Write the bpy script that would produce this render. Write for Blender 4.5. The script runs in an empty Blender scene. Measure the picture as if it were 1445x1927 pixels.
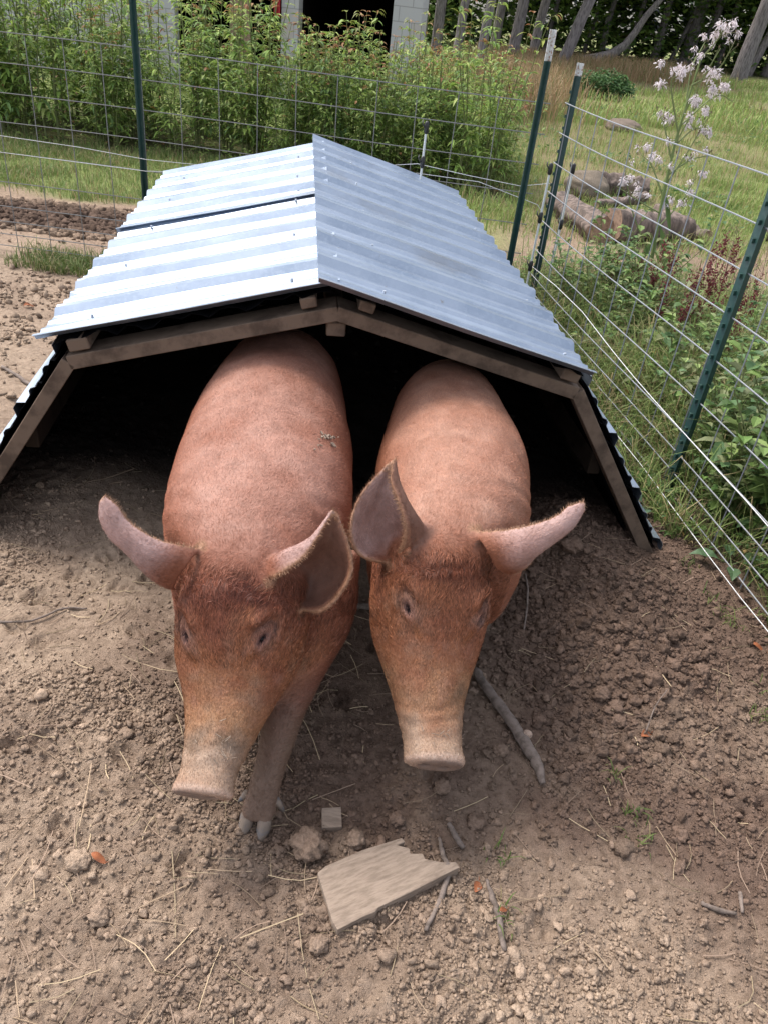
import bpy, math, random
import numpy as np
from math import radians, sin, cos, pi
from mathutils import Vector, Matrix
from mathutils.bvhtree import BVHTree
from mathutils.kdtree import KDTree
random.seed(7); RG = np.random.default_rng(11)
C = bpy.context.scene.collection
SC = bpy.context.scene
# ------------------------------------------------------------------ camera
CAMH = 1.42; PITCH = radians(33.3); ROLL = radians(7.0); FPX = 1449.0
cam = bpy.data.cameras.new('camera'); camo = bpy.data.objects.new('camera', cam); C.objects.link(camo)
cam.sensor_fit = 'VERTICAL'; cam.sensor_height = 36.0; cam.lens = FPX / 1927 * 36.0
cam.clip_start = 0.05; cam.clip_end = 600
_F = Vector((0, cos(PITCH), -sin(PITCH))); _R = Vector((1, 0, 0)); _D = Vector((0, -sin(PITCH), -cos(PITCH)))
_cx = cos(ROLL) * _R - sin(ROLL) * _D; _cd = sin(ROLL) * _R + cos(ROLL) * _D
m = Matrix.Identity(4)
for i in range(3):
    m[i][0] = _cx[i]; m[i][1] = -_cd[i]; m[i][2] = -_F[i]
m[2][3] = CAMH
camo.matrix_world = m
SC.camera = camo
# ------------------------------------------------------------------ light
w = bpy.data.worlds.new("World"); SC.world = w; w.use_nodes = True
wn = w.node_tree.nodes; wl = w.node_tree.links; wn.clear()
sky = wn.new('ShaderNodeTexSky'); sky.sky_type = 'NISHITA'; sky.sun_disc = False
SUN_EL, SUN_AZ = radians(58), radians(-58)       # azimuth measured from +Y towards +X
sky.sun_elevation = SUN_EL; sky.sun_rotation = SUN_AZ; sky.dust_density = 3.0; sky.air_density = 1.0; sky.ozone_density = 1.0
hs = wn.new('ShaderNodeHueSaturation'); hs.inputs['Saturation'].default_value = 0.42
bg = wn.new('ShaderNodeBackground'); bg.inputs['Strength'].default_value = 0.15
wo = wn.new('ShaderNodeOutputWorld')
wl.new(sky.outputs[0], hs.inputs['Color']); wl.new(hs.outputs[0], bg.inputs['Color']); wl.new(bg.outputs[0], wo.inputs['Surface'])
sl = bpy.data.lights.new('sun', 'SUN'); sl.energy = 1.4; sl.angle = radians(20); sl.color = (1, .95, .88)
so = bpy.data.objects.new('sun', sl); C.objects.link(so)
sd = Vector((sin(SUN_AZ) * cos(SUN_EL), cos(SUN_AZ) * cos(SUN_EL), sin(SUN_EL)))
so.rotation_euler = sd.to_track_quat('Z', 'Y').to_euler()
SC.view_settings.view_transform = 'Standard'; SC.view_settings.look = 'None'
SC.view_settings.exposure = 1.2; SC.view_settings.gamma = 1
try: SC.view_settings.use_curve_mapping = False
except Exception: pass
SC.cycles.max_bounces = 6; SC.cycles.diffuse_bounces = 3; SC.cycles.glossy_bounces = 3
SC.cycles.transparent_max_bounces = 6; SC.cycles.use_denoising = True
# ------------------------------------------------------------------ pixel helpers (photo pixels -> places)
def ray(x, y):
    u, v = x - 722.5, y - 963.5
    return (_F * FPX + _cx * u + _cd * v) / FPX
def G(x, y, z=0.0):
    d = ray(x, y); t = (z - CAMH) / d.z
    return Vector((0, 0, CAMH)) + d * t
def PD(x, y, depth):
    return Vector((0, 0, CAMH)) + ray(x, y) * depth
def AY(x, y, Y):
    d = ray(x, y); return Vector((0, 0, CAMH)) + d * (Y / d.y)
# ------------------------------------------------------------------ noise
_T2 = [RG.random((256, 256)) for _ in range(6)]
_T3 = RG.random((48, 48, 48))
def vn2(x, y, k=0):
    x = np.asarray(x, float); y = np.asarray(y, float)
    xi = np.floor(x).astype(int); yi = np.floor(y).astype(int); fx = x - xi; fy = y - yi
    fx = fx * fx * (3 - 2 * fx); fy = fy * fy * (3 - 2 * fy); T = _T2[k % 6]
    a = T[xi & 255, yi & 255]; b = T[(xi + 1) & 255, yi & 255]; c = T[xi & 255, (yi + 1) & 255]; d = T[(xi + 1) & 255, (yi + 1) & 255]
    return (a * (1 - fx) + b * fx) * (1 - fy) + (c * (1 - fx) + d * fx) * fy
def fbm2(x, y, f=1.0, o=4, g=.5, k=0):
    s = 0; a = 1; n = 0
    for i in range(o):
        s = s + a * (vn2(x * f + 17.3 * i, y * f + 5.1 * i, k + i) - .5); n += a; a *= g; f *= 2.03
    return s / n * 2
def vn3(p):
    p = np.asarray(p, float); i = np.floor(p).astype(int); f = p - i; f = f * f * (3 - 2 * f); r = 0
    for dx in (0, 1):
        for dy in (0, 1):
            for dz in (0, 1):
                wgt = (f[:, 0] if dx else 1 - f[:, 0]) * (f[:, 1] if dy else 1 - f[:, 1]) * (f[:, 2] if dz else 1 - f[:, 2])
                r = r + wgt * _T3[(i[:, 0] + dx) % 48, (i[:, 1] + dy) % 48, (i[:, 2] + dz) % 48]
    return r
def fbm3(p, f, o=3):
    s = 0; a = 1; n = 0
    for k in range(o):
        s = s + a * (vn3(p * f + 7.7 * k) - .5); n += a; a *= .5; f *= 2.1
    return s / n * 2
def sstep(a, b, x):
    t = np.clip((x - a) / (b - a), 0, 1); return t * t * (3 - 2 * t)
# ------------------------------------------------------------------ objects
def tag(o, label=None, cat=None, group=None, kind=None):
    if label: o['label'] = label
    if cat: o['category'] = cat
    if group: o['group'] = group
    if kind: o['kind'] = kind
    return o
def empty(name, loc=(0, 0, 0), rz=0):
    o = bpy.data.objects.new(name, None); C.objects.link(o); o.location = loc; o.rotation_euler = (0, 0, rz)
    o.empty_display_size = .05
    return o
def link(name, me, mat=None, parent=None, smooth=False):
    if mat is not None: me.materials.append(mat)
    if smooth: me.polygons.foreach_set('use_smooth', np.ones(len(me.polygons), bool))
    o = bpy.data.objects.new(name, me); C.objects.link(o)
    if parent is not None: o.parent = parent
    return o
def mesh_tri(name, V, F, col=None):
    """fast mesh from vertex and triangle arrays; optional vertex colours"""
    V = np.asarray(V, np.float32); F = np.asarray(F, np.int32)
    me = bpy.data.meshes.new(name)
    me.vertices.add(len(V)); me.vertices.foreach_set('co', V.ravel())
    n = F.shape[1]
    me.loops.add(F.size); me.loops.foreach_set('vertex_index', F.ravel())
    me.polygons.add(len(F)); me.polygons.foreach_set('loop_start', np.arange(0, F.size, n, dtype=np.int32))
    try: me.polygons.foreach_set('loop_total', np.full(len(F), n, np.int32))
    except Exception: pass
    me.update(calc_edges=True)
    if col is not None: setcol(me, col)
    return me
def setcol(me, col):
    a = me.attributes.new('Col', 'FLOAT_COLOR', 'POINT')
    c = np.ones((len(me.vertices), 4), np.float32); c[:, :3] = col; a.data.foreach_set('color', c.ravel())
class MB:
    """collects shapes into one mesh"""
    def __init__(s): s.v = []; s.f = []; s.c = []
    def add(s, vs, fs, col=None):
        b = len(s.v); s.v += [tuple(v) for v in vs]; s.f += [tuple(b + i for i in f) for f in fs]
        if col is not None: s.c += [tuple(col)] * len(vs)
    def box(s, c, size, M=None, col=None):
        x, y, z = [a / 2 for a in size]
        vs = [Vector((i * x, j * y, k * z)) for i in (-1, 1) for j in (-1, 1) for k in (-1, 1)]
        if M is not None: vs = [M @ v for v in vs]
        vs = [v + Vector(c) for v in vs]
        s.add(vs, [(0, 1, 3, 2), (4, 6, 7, 5), (0, 4, 5, 1), (2, 3, 7, 6), (0, 2, 6, 4), (1, 5, 7, 3)], col)
    def beam(s, p0, p1, wdt, hgt, up=(0, 0, 1), col=None):
        p0 = Vector(p0); p1 = Vector(p1); d = (p1 - p0); L = d.length; d.normalize()
        sd = d.cross(Vector(up)).normalized(); u = sd.cross(d)
        M = Matrix((d, sd, u)).transposed()
        s.box((p0 + p1) / 2, (L, wdt, hgt), M, col)
    def tube(s, pts, rad, n=6, col=None, cap=True):
        pts = [Vector(p) for p in pts]; rr = rad if hasattr(rad, '__len__') else [rad] * len(pts)
        vs = []; fs = []; u = None
        for i, p in enumerate(pts):
            d = (pts[min(i + 1, len(pts) - 1)] - pts[max(i - 1, 0)])
            if d.length < 1e-9: d = Vector((0, 0, 1))
            d.normalize()
            if u is None:
                u = d.orthogonal().normalized()
            u = (u - d * u.dot(d))
            if u.length < 1e-6: u = d.orthogonal()
            u.normalize(); q = d.cross(u)
            for k in range(n):
                a = 2 * pi * k / n; vs.append(p + (u * cos(a) + q * sin(a)) * rr[i])
        for i in range(len(pts) - 1):
            for k in range(n):
                fs.append((i * n + k, i * n + (k + 1) % n, (i + 1) * n + (k + 1) % n, (i + 1) * n + k))
        if cap:
            fs.append(tuple(range(n))[::-1]); fs.append(tuple((len(pts) - 1) * n + k for k in range(n)))
        s.add(vs, fs, col)
    def leaf(s, p, d, n, L, W, droop=.3, col=None, k=3):
        """a folded, drooping blade; p base, d direction, n face normal"""
        d = Vector(d).normalized(); n = Vector(n); sd = d.cross(n)
        if sd.length < 1e-5: sd = d.orthogonal()
        sd.normalize(); n = sd.cross(d).normalized()
        vs = [Vector(p)]; fs = []
        q = Vector(p); prof = {2: (1.0,), 3: (.85, .75), 4: (.7, 1, .6)}[k]
        for i, wv in enumerate(prof):
            t = (i + 1) / k
            c = Vector(p) + d * (L * t * (1 - .15 * droop * t)) + Vector((0, 0, -droop * L * t * t))
            up = n * (W * .18)
            vs += [c - sd * W * .5 * wv + up, c, c + sd * W * .5 * wv + up]
        tip = Vector(p) + d * L * (1 - .15 * droop) + Vector((0, 0, -droop * L))
        vs.append(tip); m_ = len(prof)
        fs += [(0, 2, 1), (0, 3, 2)]
        for i in range(m_ - 1):
            a = 1 + 3 * i; b = a + 3
            fs += [(a, a + 1, b + 1, b), (a + 1, a + 2, b + 2, b + 1)]
        a = 1 + 3 * (m_ - 1); t_ = len(vs) - 1
        fs += [(a, a + 1, t_), (a + 1, a + 2, t_)]
        s.add(vs, fs, col)
    def mesh(s, name):
        me = bpy.data.meshes.new(name); me.from_pydata(s.v, [], s.f); me.update()
        if s.c and len(s.c) == len(s.v): setcol(me, np.array(s.c))
        return me
    def build(s, name, mat, parent=None, smooth=False):
        return link(name, s.mesh(name), mat, parent, smooth)
def copy_tree(o, parent=None):
    c = o.copy(); C.objects.link(c); c.parent = parent
    for ch in o.children: copy_tree(ch, c)
    return c
# ------------------------------------------------------------------ materials
def mat(name, base=(.5, .5, .5), rough=.8, metal=0.0, spec=.5, attr=False, noise=None, bump=None, sheen=0, trans=0, coord='Object', stretch=None):
    """noise: (scale, colour_b, lo, hi) mixes in a second colour; several allowed. bump: (scale, strength, distance)"""
    M = bpy.data.materials.new(name); M.use_nodes = True; nt = M.node_tree; N = nt.nodes; L = nt.links
    b = N['Principled BSDF']; b.inputs['Roughness'].default_value = rough; b.inputs['Metallic'].default_value = metal
    b.inputs['Specular IOR Level'].default_value = spec
    if sheen: b.inputs['Sheen Weight'].default_value = sheen; b.inputs['Sheen Roughness'].default_value = .4
    tc = N.new('ShaderNodeTexCoord'); src = tc.outputs[coord]
    if stretch:
        mp = N.new('ShaderNodeMapping'); mp.inputs['Scale'].default_value = stretch; L.new(src, mp.inputs['Vector']); src = mp.outputs[0]
    if attr:
        a = N.new('ShaderNodeAttribute'); a.attribute_name = 'Col'; cur = a.outputs['Color']
    else:
        r = N.new('ShaderNodeRGB'); r.outputs[0].default_value = (*base, 1); cur = r.outputs[0]
    if noise:
        if not isinstance(noise[0], (tuple, list)): noise = [noise]
        for nz in noise:
            t = N.new('ShaderNodeTexNoise'); t.inputs['Scale'].default_value = nz[0]; t.inputs['Detail'].default_value = 6; t.inputs['Roughness'].default_value = .62
            L.new(src, t.inputs['Vector'])
            cr = N.new('ShaderNodeMapRange'); cr.inputs['From Min'].default_value = nz[2]; cr.inputs['From Max'].default_value = nz[3]
            L.new(t.outputs['Fac'], cr.inputs['Value'])
            mx = N.new('ShaderNodeMix'); mx.data_type = 'RGBA'
            if len(nz) > 4: mx.blend_type = nz[4]
            L.new(cr.outputs[0], mx.inputs['Factor']); L.new(cur, mx.inputs['A']); mx.inputs['B'].default_value = (*nz[1], 1)
            cur = mx.outputs['Result']
    L.new(cur, b.inputs['Base Color'])
    if bump:
        if not isinstance(bump[0], (tuple, list)): bump = [bump]
        last = None
        for bp in bump:
            t = N.new('ShaderNodeTexNoise'); t.inputs['Scale'].default_value = bp[0]; t.inputs['Detail'].default_value = 5
            L.new(src, t.inputs['Vector'])
            bu = N.new('ShaderNodeBump'); bu.inputs['Strength'].default_value = bp[1]; bu.inputs['Distance'].default_value = bp[2]
            L.new(t.outputs['Fac'], bu.inputs['Height'])
            if last: L.new(last, bu.inputs['Normal'])
            last = bu.outputs[0]
        L.new(last, b.inputs['Normal'])
    if trans:
        tr = N.new('ShaderNodeBsdfTranslucent'); L.new(cur, tr.inputs['Color'])
        ms = N.new('ShaderNodeMixShader'); ms.inputs[0].default_value = trans
        L.new(b.outputs[0], ms.inputs[1]); L.new(tr.outputs[0], ms.inputs[2]); L.new(ms.outputs[0], N['Material Output'].inputs['Surface'])
    return M
M_soil = mat('soil', attr=True, rough=.95, spec=.15, noise=[(55, (.6, .58, .56), .42, .7, 'MULTIPLY'), (260, (1.25, 1.22, 1.2), .5, .75, 'MULTIPLY')], bump=[(110, .7, .006), (320, .9, .004), (700, .7, .002)])
M_clod = mat('clod', attr=True, rough=.95, spec=.1, noise=(140, (.62, .6, .58), .45, .7, 'MULTIPLY'), bump=[(180, .9, .005), (420, .8, .002)])
M_metal = mat('galvanised', (.41, .47, .56), rough=.37, metal=.85, spec=.5, noise=[(5, (.31, .37, .46), .4, .65), (70, (.44, .50, .58), .5, .8), (2.2, (.31, .33, .36), .56, .72), (26, (.30, .27, .24), .68, .78)], bump=[(5, .25, .006), (40, .06, .001)])
M_metal2 = mat('galvanised_dull', (.5, .53, .58), rough=.5, metal=.6, noise=(9, (.42, .45, .5), .4, .65))
M_wood = mat('weathered_wood', (.16, .115, .085), rough=.85, spec=.2, noise=[(14, (.085, .06, .045), .45, .62)], stretch=(1, 1, 1), bump=(60, .4, .002))
M_wood_in = mat('shaded_wood', (.035, .026, .02), rough=.9, spec=.1, noise=(14, (.018, .013, .01), .45, .62))  # inner frame wood coloured darker to paint in the shade under the roof
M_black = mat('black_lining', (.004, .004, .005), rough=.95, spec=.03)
M_green = mat('green_post', (.012, .045, .038), rough=.45, noise=(40, (.03, .06, .05), .5, .7))
M_white = mat('white_paint', (.6, .6, .58), rough=.5, noise=(90, (.3, .16, .09), .52, .62))
M_wire = mat('galvanised_wire', (.24, .25, .27), rough=.6, metal=.25)
M_wire_old = mat('weathered_wire', (.20, .20, .20), rough=.6, metal=.4)
M_strand = mat('white_strand', (.7, .7, .7), rough=.6, noise=(300, (.35, .35, .36), .5, .65))
M_plastic = mat('black_plastic', (.012, .012, .013), rough=.45)
M_rod = mat('fibreglass_rod', (.55, .57, .57), rough=.5)
M_leaf = mat('leaf', attr=True, rough=.55, spec=.35, trans=.35)
M_stem = mat('stem', attr=True, rough=.7)
M_grass = mat('grass', attr=True, rough=.6, spec=.25, trans=.3)
M_bark = mat('bark', (.20, .15, .125), rough=.95, noise=(20, (.08, .06, .05), .42, .6), stretch=(1, 1, .2), bump=(30, .8, .02))
M_trunk = mat('tree_bark', (.24, .21, .21), rough=.95, noise=(8, (.11, .095, .095), .42, .6), stretch=(3, 3, .5))
M_cutwood = mat('cut_wood', (.30, .2, .14), rough=.9, noise=(30, (.2, .13, .09), .45, .6))
M_stick = mat('dead_stick', (.20, .155, .13), rough=.9, noise=(50, (.10, .075, .06), .45, .65), bump=(120, .5, .002))
M_board = mat('grey_board', (.29, .22, .168), rough=.9, noise=[(20, (.19, .14, .105), .42, .66), (60, (.72, .70, .68), .5, .75, 'MULTIPLY')], stretch=(1, 5, 5), bump=(40, .7, .0025))
M_dead = mat('dead_leaf', (.34, .11, .04), rough=.8, noise=(60, (.22, .08, .04), .4, .6), trans=.15)
M_straw = mat('straw', attr=True, rough=.85)
M_fluff = mat('seed_fluff', (.75, .68, .70), rough=1, trans=.3)
M_block = mat('concrete_block', (.40, .38, .37), rough=.9, noise=(1.7, (.33, .27, .22), .55, .7))
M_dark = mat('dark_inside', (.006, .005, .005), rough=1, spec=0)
M_skin = mat('pig_skin', attr=True, rough=.62, spec=.3, noise=[(30, (.78, .74, .72), .45, .68, 'MULTIPLY'), (220, (1.18, 1.1, 1.06), .5, .7, 'MULTIPLY')], bump=[(160, .5, .002)])
M_hair = mat('pig_hair', attr=True, rough=.5, spec=.3)
M_eye = mat('eye', (.012, .008, .008), rough=.3, spec=.3)
M_hoof = mat('hoof', (.22, .17, .135), rough=.85, spec=.15, noise=(38, (.15, .145, .155), .48, .65), bump=(90, .4, .002))
M_tape = mat('red_cloth', (.35, .02, .03), rough=.8)
# ------------------------------------------------------------------ ground
SHX = Vector((-.18, 1.923, 0)); SYAW = radians(8.6)
SE = Vector((cos(SYAW), sin(SYAW), 0)); SK = Vector((-sin(SYAW), cos(SYAW), 0))
FA = Vector((.66, 4.35, 0)); FB = Vector((1.02, 2.51, 0)); FC = Vector((1.30, 1.10, 0))     # side fence line
def fence_x(y):
    return 1.02 + (np.asarray(y, float) - 2.51) * (.66 - 1.02) / (4.35 - 2.51)
_pr = random.Random(12)
PRINTS = [(_pr.uniform(-.95, .95), _pr.uniform(.55, 1.75), _pr.uniform(-.9, .9)) for _ in range(46)]
def hgt(x, y):
    x = np.asarray(x, float); y = np.asarray(y, float)
    z = .022 * fbm2(x, y, 1.6, 3, .5, 1)
    near = 1 - sstep(4.5, 9, y)
    z = z + near * (.010 * fbm2(x, y, 9, 4, .6, 2) + .004 * fbm2(x, y, 30, 3, .6, 3))
    # heap of dug soil along the right wall of the shelter
    dx = (x - (SHX.x)) * SE.x + (y - SHX.y) * SE.y; dt = (x - SHX.x) * SK.x + (y - SHX.y) * SK.y
    heap = np.exp(-((dx - .84) / .17) ** 2) * np.exp(-(np.clip(dt, -9, 9) / .42) ** 2)
    z = z + .085 * heap * (1 + .3 * fbm2(x, y, 9, 2))
    heapl = np.exp(-((dx + .75) / .3) ** 2) * np.exp(-((dt - .35) / .3) ** 2)
    z = z + .05 * heapl
    rough = lump(x, y)
    z = z + rough * (.011 * np.abs(fbm2(x, y, 22, 3, .55, 3)) + .010 * fbm2(x, y, 45, 2, .6, 4))
    for (px_, py_, a_) in PRINTS:
        m_ = (np.abs(x - px_) < .06) & (np.abs(y - py_) < .06)
        if np.any(m_):
            u1 = (x - px_) * cos(a_) + (y - py_) * sin(a_); v1 = -(x - px_) * sin(a_) + (y - py_) * cos(a_)
            q1 = np.exp(-((u1 - .012) / .010) ** 4 - (v1 / .024) ** 4) + np.exp(-((u1 + .012) / .010) ** 4 - (v1 / .024) ** 4); rim = np.exp(-((np.sqrt(u1 ** 2 + v1 ** 2 * .7) - .033) / .007) ** 2)
            z = z + m_ * (-.013 * q1 + .004 * rim)
    # broad rise towards the right far field
    z = z + sstep(6, 26, y) * sstep(2, 16, x) * .35
    return z
def lump(x, y):
    """1 where the soil is turned over in crumbs"""
    r = sstep(.05, .5, fbm2(x, y, 1.3, 2, .5, 5) + .15)
    r = np.maximum(r, sstep(.3, .6, x) * sstep(.9, 1.2, y) * (1 - sstep(2.2, 2.6, y)))
    r = np.maximum(r, (1 - sstep(.8, 1.0, y)) * .8)
    r = np.maximum(r, sstep(4.85, 5.0, y) * (1 - sstep(5.35, 5.55, y)) * (1 - sstep(-1.2, -.8, x)))
    r = np.maximum(r, (1 - sstep(-1.15, -.85, x)) * .9 * (1 - sstep(4, 4.3, y)))
    return np.clip(r * (1 - sstep(5.6, 6.5, y)), .06, 1)
def spacing(a, b, fine, lo, hi, grow, maxd):
    out = list(np.arange(lo, hi, fine)); d = fine; x = out[-1]
    while x < b: d = min(d * grow, maxd); x += d; out.append(x)
    d = fine; x = lo; pre = []
    while x > a: d = min(d * grow, maxd); x -= d; pre.append(x)
    return np.array(pre[::-1] + out)
xs = spacing(-160, 160, .0075, -1.05, 1.35, 1.05, 6); ys = spacing(-30, 260, .0075, .2, 2.5, 1.02, 6)
X, Y = np.meshgrid(xs, ys, indexing='ij')
Z = hgt(X, Y)
V = np.stack([X.ravel(), Y.ravel(), Z.ravel()], 1)
nx, ny = len(xs), len(ys)
idx = np.arange(nx * ny).reshape(nx, ny)
Fq = np.stack([idx[:-1, :-1].ravel(), idx[1:, :-1].ravel(), idx[1:, 1:].ravel(), idx[:-1, 1:].ravel()], 1)
def soilcol(x, y):
    n1 = fbm2(x, y, 2.2, 4, .55, 2); n2 = fbm2(x, y, 14, 3, .6, 3)
    dry = np.array([.345, .258, .190]); damp = np.array([.150, .101, .076]); pale = np.array([.30, .215, .155])
    t = np.clip(.50 + .75 * n1 + .28 * n2, 0, 1)
    damp_r = sstep(.25, .55, x) * sstep(.85, 1.1, y) * (1 - sstep(2.5, 2.9, y)) * .65
    dark_c = np.exp(-((x - .02) / .35) ** 2) * sstep(.85, 1.05, y) * .45  # darker soil down the middle, where the pigs stand
    left_l = (1 - sstep(-.55, -.2, x)) * .18
    t = np.clip(t - damp_r - dark_c + left_l, 0, 1)[..., None]
    c = damp * (1 - t) + dry * t
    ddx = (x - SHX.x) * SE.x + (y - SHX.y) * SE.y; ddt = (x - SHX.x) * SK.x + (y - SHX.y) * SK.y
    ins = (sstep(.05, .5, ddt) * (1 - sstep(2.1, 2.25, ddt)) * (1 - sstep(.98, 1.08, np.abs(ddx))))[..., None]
    c = c * (1 - ins) + np.array([.035, .026, .022]) * ins  # floor under the roof painted near black for the shelter's shade
    # outer pen and field
    far = sstep(5.55, 5.7, y)[..., None]
    c = c * (1 - sstep(4.3, 4.9, y)[..., None]) + (c * .5 + pale * .55) * sstep(4.3, 4.9, y)[..., None]
    dk = (sstep(4.85, 5.0, y) * (1 - sstep(5.4, 5.55, y)) * (1 - sstep(-1.3, -.9, x)))[..., None]
    c = c * (1 - dk) + damp * .8 * dk
    green = np.array([.19, .23, .075]); tan = np.array([.21, .18, .095])
    g = sstep(-.15, .35, fbm2(x, y, .45, 4, .6, 1) + .24 - .42 * np.exp(-((x - 1.3 - .13 * (y - 6)) / .55) ** 2) * (1 - sstep(13, 17, y)))
    gl = sstep(5.75, 6.1, y + .35 * fbm2(x, y, 2, 2)) * (1 - sstep(.2, 1.0, x))
    fieldm = np.clip(np.maximum(gl, sstep(6.6, 7.6, y) * g), 0, 1)[..., None]
    base_far = c * (1 - sstep(6, 8, y)[..., None]) + tan * sstep(6, 8, y)[..., None]
    c = base_far * (1 - fieldm) + green * fieldm * (1 + .3 * fbm2(x, y, 3, 2)[..., None])
    rust = (np.exp(-((x - 11) / 5) ** 2) * np.exp(-((y - 24) / 5) ** 2) * sstep(-.1, .3, fbm2(x, y, .5, 3)))[..., None]
    c = c * (1 - rust) + np.array([.27, .15, .10]) * rust
    # under the weeds beside the fence
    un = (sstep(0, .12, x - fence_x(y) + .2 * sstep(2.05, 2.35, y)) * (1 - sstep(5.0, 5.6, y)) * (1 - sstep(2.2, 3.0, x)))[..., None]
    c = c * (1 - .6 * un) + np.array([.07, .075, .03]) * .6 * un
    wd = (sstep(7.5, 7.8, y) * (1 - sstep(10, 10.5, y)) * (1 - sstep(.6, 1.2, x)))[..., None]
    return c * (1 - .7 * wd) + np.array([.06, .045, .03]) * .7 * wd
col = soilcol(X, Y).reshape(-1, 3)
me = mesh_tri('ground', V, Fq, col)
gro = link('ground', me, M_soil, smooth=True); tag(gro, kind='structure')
def gz(x, y): return float(hgt(np.array([x]), np.array([y]))[0])
def onG(v, dz=0): return Vector((v[0], v[1], gz(v[0], v[1]) + dz))
# ------------------------------------------------------------------ shelter
def sh(s, t, z): return SHX + SE * s + SK * t + Vector((0, 0, z))
def ag_profile(L):
    """galvanised sheet cross-section: a major rib each 229 mm with two low ribs between; returns [(pos,height)]"""
    out = []; p = 0.0; P = .229
    while p < L + .01:
        for q, h_ in ((0, .019), (.012, .019), (.030, 0), (.068, 0), (.078, .0075), (.088, .0075), (.098, 0), (.138, 0), (.148, .0075), (.158, .0075), (.168, 0), (.200, 0), (.217, .019)):
            if p + q <= L: out.append((p + q, h_))
        p += P
    return out
shelter = tag(empty('pig_shelter', sh(0, 0, 0), SYAW), 'low hog shelter of corrugated galvanised metal on a wooden frame, standing on bare soil', 'shelter')
def SL(s, t, z): return Vector((s, t, z))          # shelter-local
def roof_sheet(t0, t1, sg, z_off, s_top, s_bot, z_top, slope, seed):
    mb_v = []; prof = ag_profile(t1 - t0); nS = 26; rnd = random.Random(seed)
    for i in range(nS + 1):
        s = s_top + (s_bot - s_top) * i / nS
        for (p, h_) in prof:
            t = t0 + p; zz = z_top - slope * abs(s - s_top) + z_off
            zz += .0035 * math.sin(3.1 * t + seed) * math.sin(2.2 * abs(s) + seed) + .0012 * math.sin(17 * t + 9 * s + seed)
            if i == nS and rnd.random() < .12: zz -= .003
            mb_v.append((s * sg, t, zz + h_))
    k = len(prof); F = []
    for i in range(nS):
        for j in range(k - 1):
            a = i * k + j
            F.append((a, a + 1, a + k + 1, a + k) if sg > 0 else (a, a + k, a + k + 1, a + 1))
    me = bpy.data.meshes.new('roof_sheet'); me.from_pydata(mb_v, [], F); me.update()
    o = link('roof_sheet', me, M_metal, shelter)
    so_ = o.modifiers.new('thick', 'SOLIDIFY'); so_.thickness = .0012
    return o
SLP = .262
# left slope: back sheet, then front sheet lapped over it; right slope laps over the ridge
o = roof_sheet(-.01, 1.13, -1, .0035, .0, .762, .808, SLP, 1)
o = roof_sheet(1.08, 2.22, -1, .000, .0, .775, .808, SLP, 2)
o = roof_sheet(-.085, 1.15, 1, .012, -.055, .690, .826, SLP, 3)
o = roof_sheet(1.10, 2.24, 1, .006, -.055, .700, .826, SLP, 4)
# screws on the sheets
for sg, zt, s0, tl in ((-1, .808, 0, (.06, .52, 1.0, 1.45, 1.9)), (1, .826, -.055, (.0, .45, .9, 1.38, 1.84))):
    for t in tl:
        for s in (.12, .64):
            z = zt - SLP * (s - s0) + .012
            sc_ = MB(); sc_.tube([SL(sg * s, t + .05, z - .004), SL(sg * s, t + .05, z + .005)], .004, 6); sc_.build('screw', M_metal2, shelter)
# frame
RZ, SZ = .762, .580       # top of rafters at ridge and shoulder
def rafter(a, b, name='rafter', t0=0.0, dep=.089, th=.038, mat_=None):
    mb = MB(); a = Vector(a); b = Vector(b); d = (b - a).normalized(); nrm = Vector((-d.z, 0, d.x))
    if nrm.z < 0: nrm = -nrm
    # the board stands on its edge: th across the slope, dep along the shelter
    A = a - nrm * th / 2; B = b - nrm * th / 2
    mb.beam(A + Vector((0, t0 + dep / 2, 0)), B + Vector((0, t0 + dep / 2, 0)), dep, th, up=(nrm.x, 0, nrm.z))
    o = mb.build(name, mat_ or M_wood, shelter)
    bv = o.modifiers.new('b', 'BEVEL'); bv.width = .002; bv.segments = 1
    return o
for t0 in (0, 1.05, 2.1):
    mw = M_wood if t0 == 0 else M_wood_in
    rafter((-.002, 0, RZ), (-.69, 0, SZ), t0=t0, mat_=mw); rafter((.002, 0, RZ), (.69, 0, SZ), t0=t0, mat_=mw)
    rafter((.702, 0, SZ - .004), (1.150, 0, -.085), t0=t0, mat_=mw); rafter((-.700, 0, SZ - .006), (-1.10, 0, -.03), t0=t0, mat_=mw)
def purlin(s, z, w_, h_, t0=-.0, t1=2.19, tilt=0, name='purlin', m_=None):
    mb = MB(); mb.box((s, (t0 + t1) / 2, z), (w_, t1 - t0, h_), Matrix.Rotation(tilt, 3, 'Y')); o = mb.build(name, m_ or M_wood, shelter)
    bv = o.modifiers.new('b', 'BEVEL'); bv.width = .003; bv.segments = 1; return o
for sg in (-1, 1):
    purlin(sg * .655, SZ + .034, .055, .032, tilt=sg * .255)
    purlin(sg * .075, RZ + .004, .042, .027, tilt=sg * .255)
    purlin(sg * .36, RZ - .068, .05, .032, t0=.25, tilt=sg * .255)
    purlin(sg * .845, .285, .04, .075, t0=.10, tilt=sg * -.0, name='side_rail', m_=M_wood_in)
purlin(.0, RZ - .068, .05, .038, t0=.02, name='ridge_beam')
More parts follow.
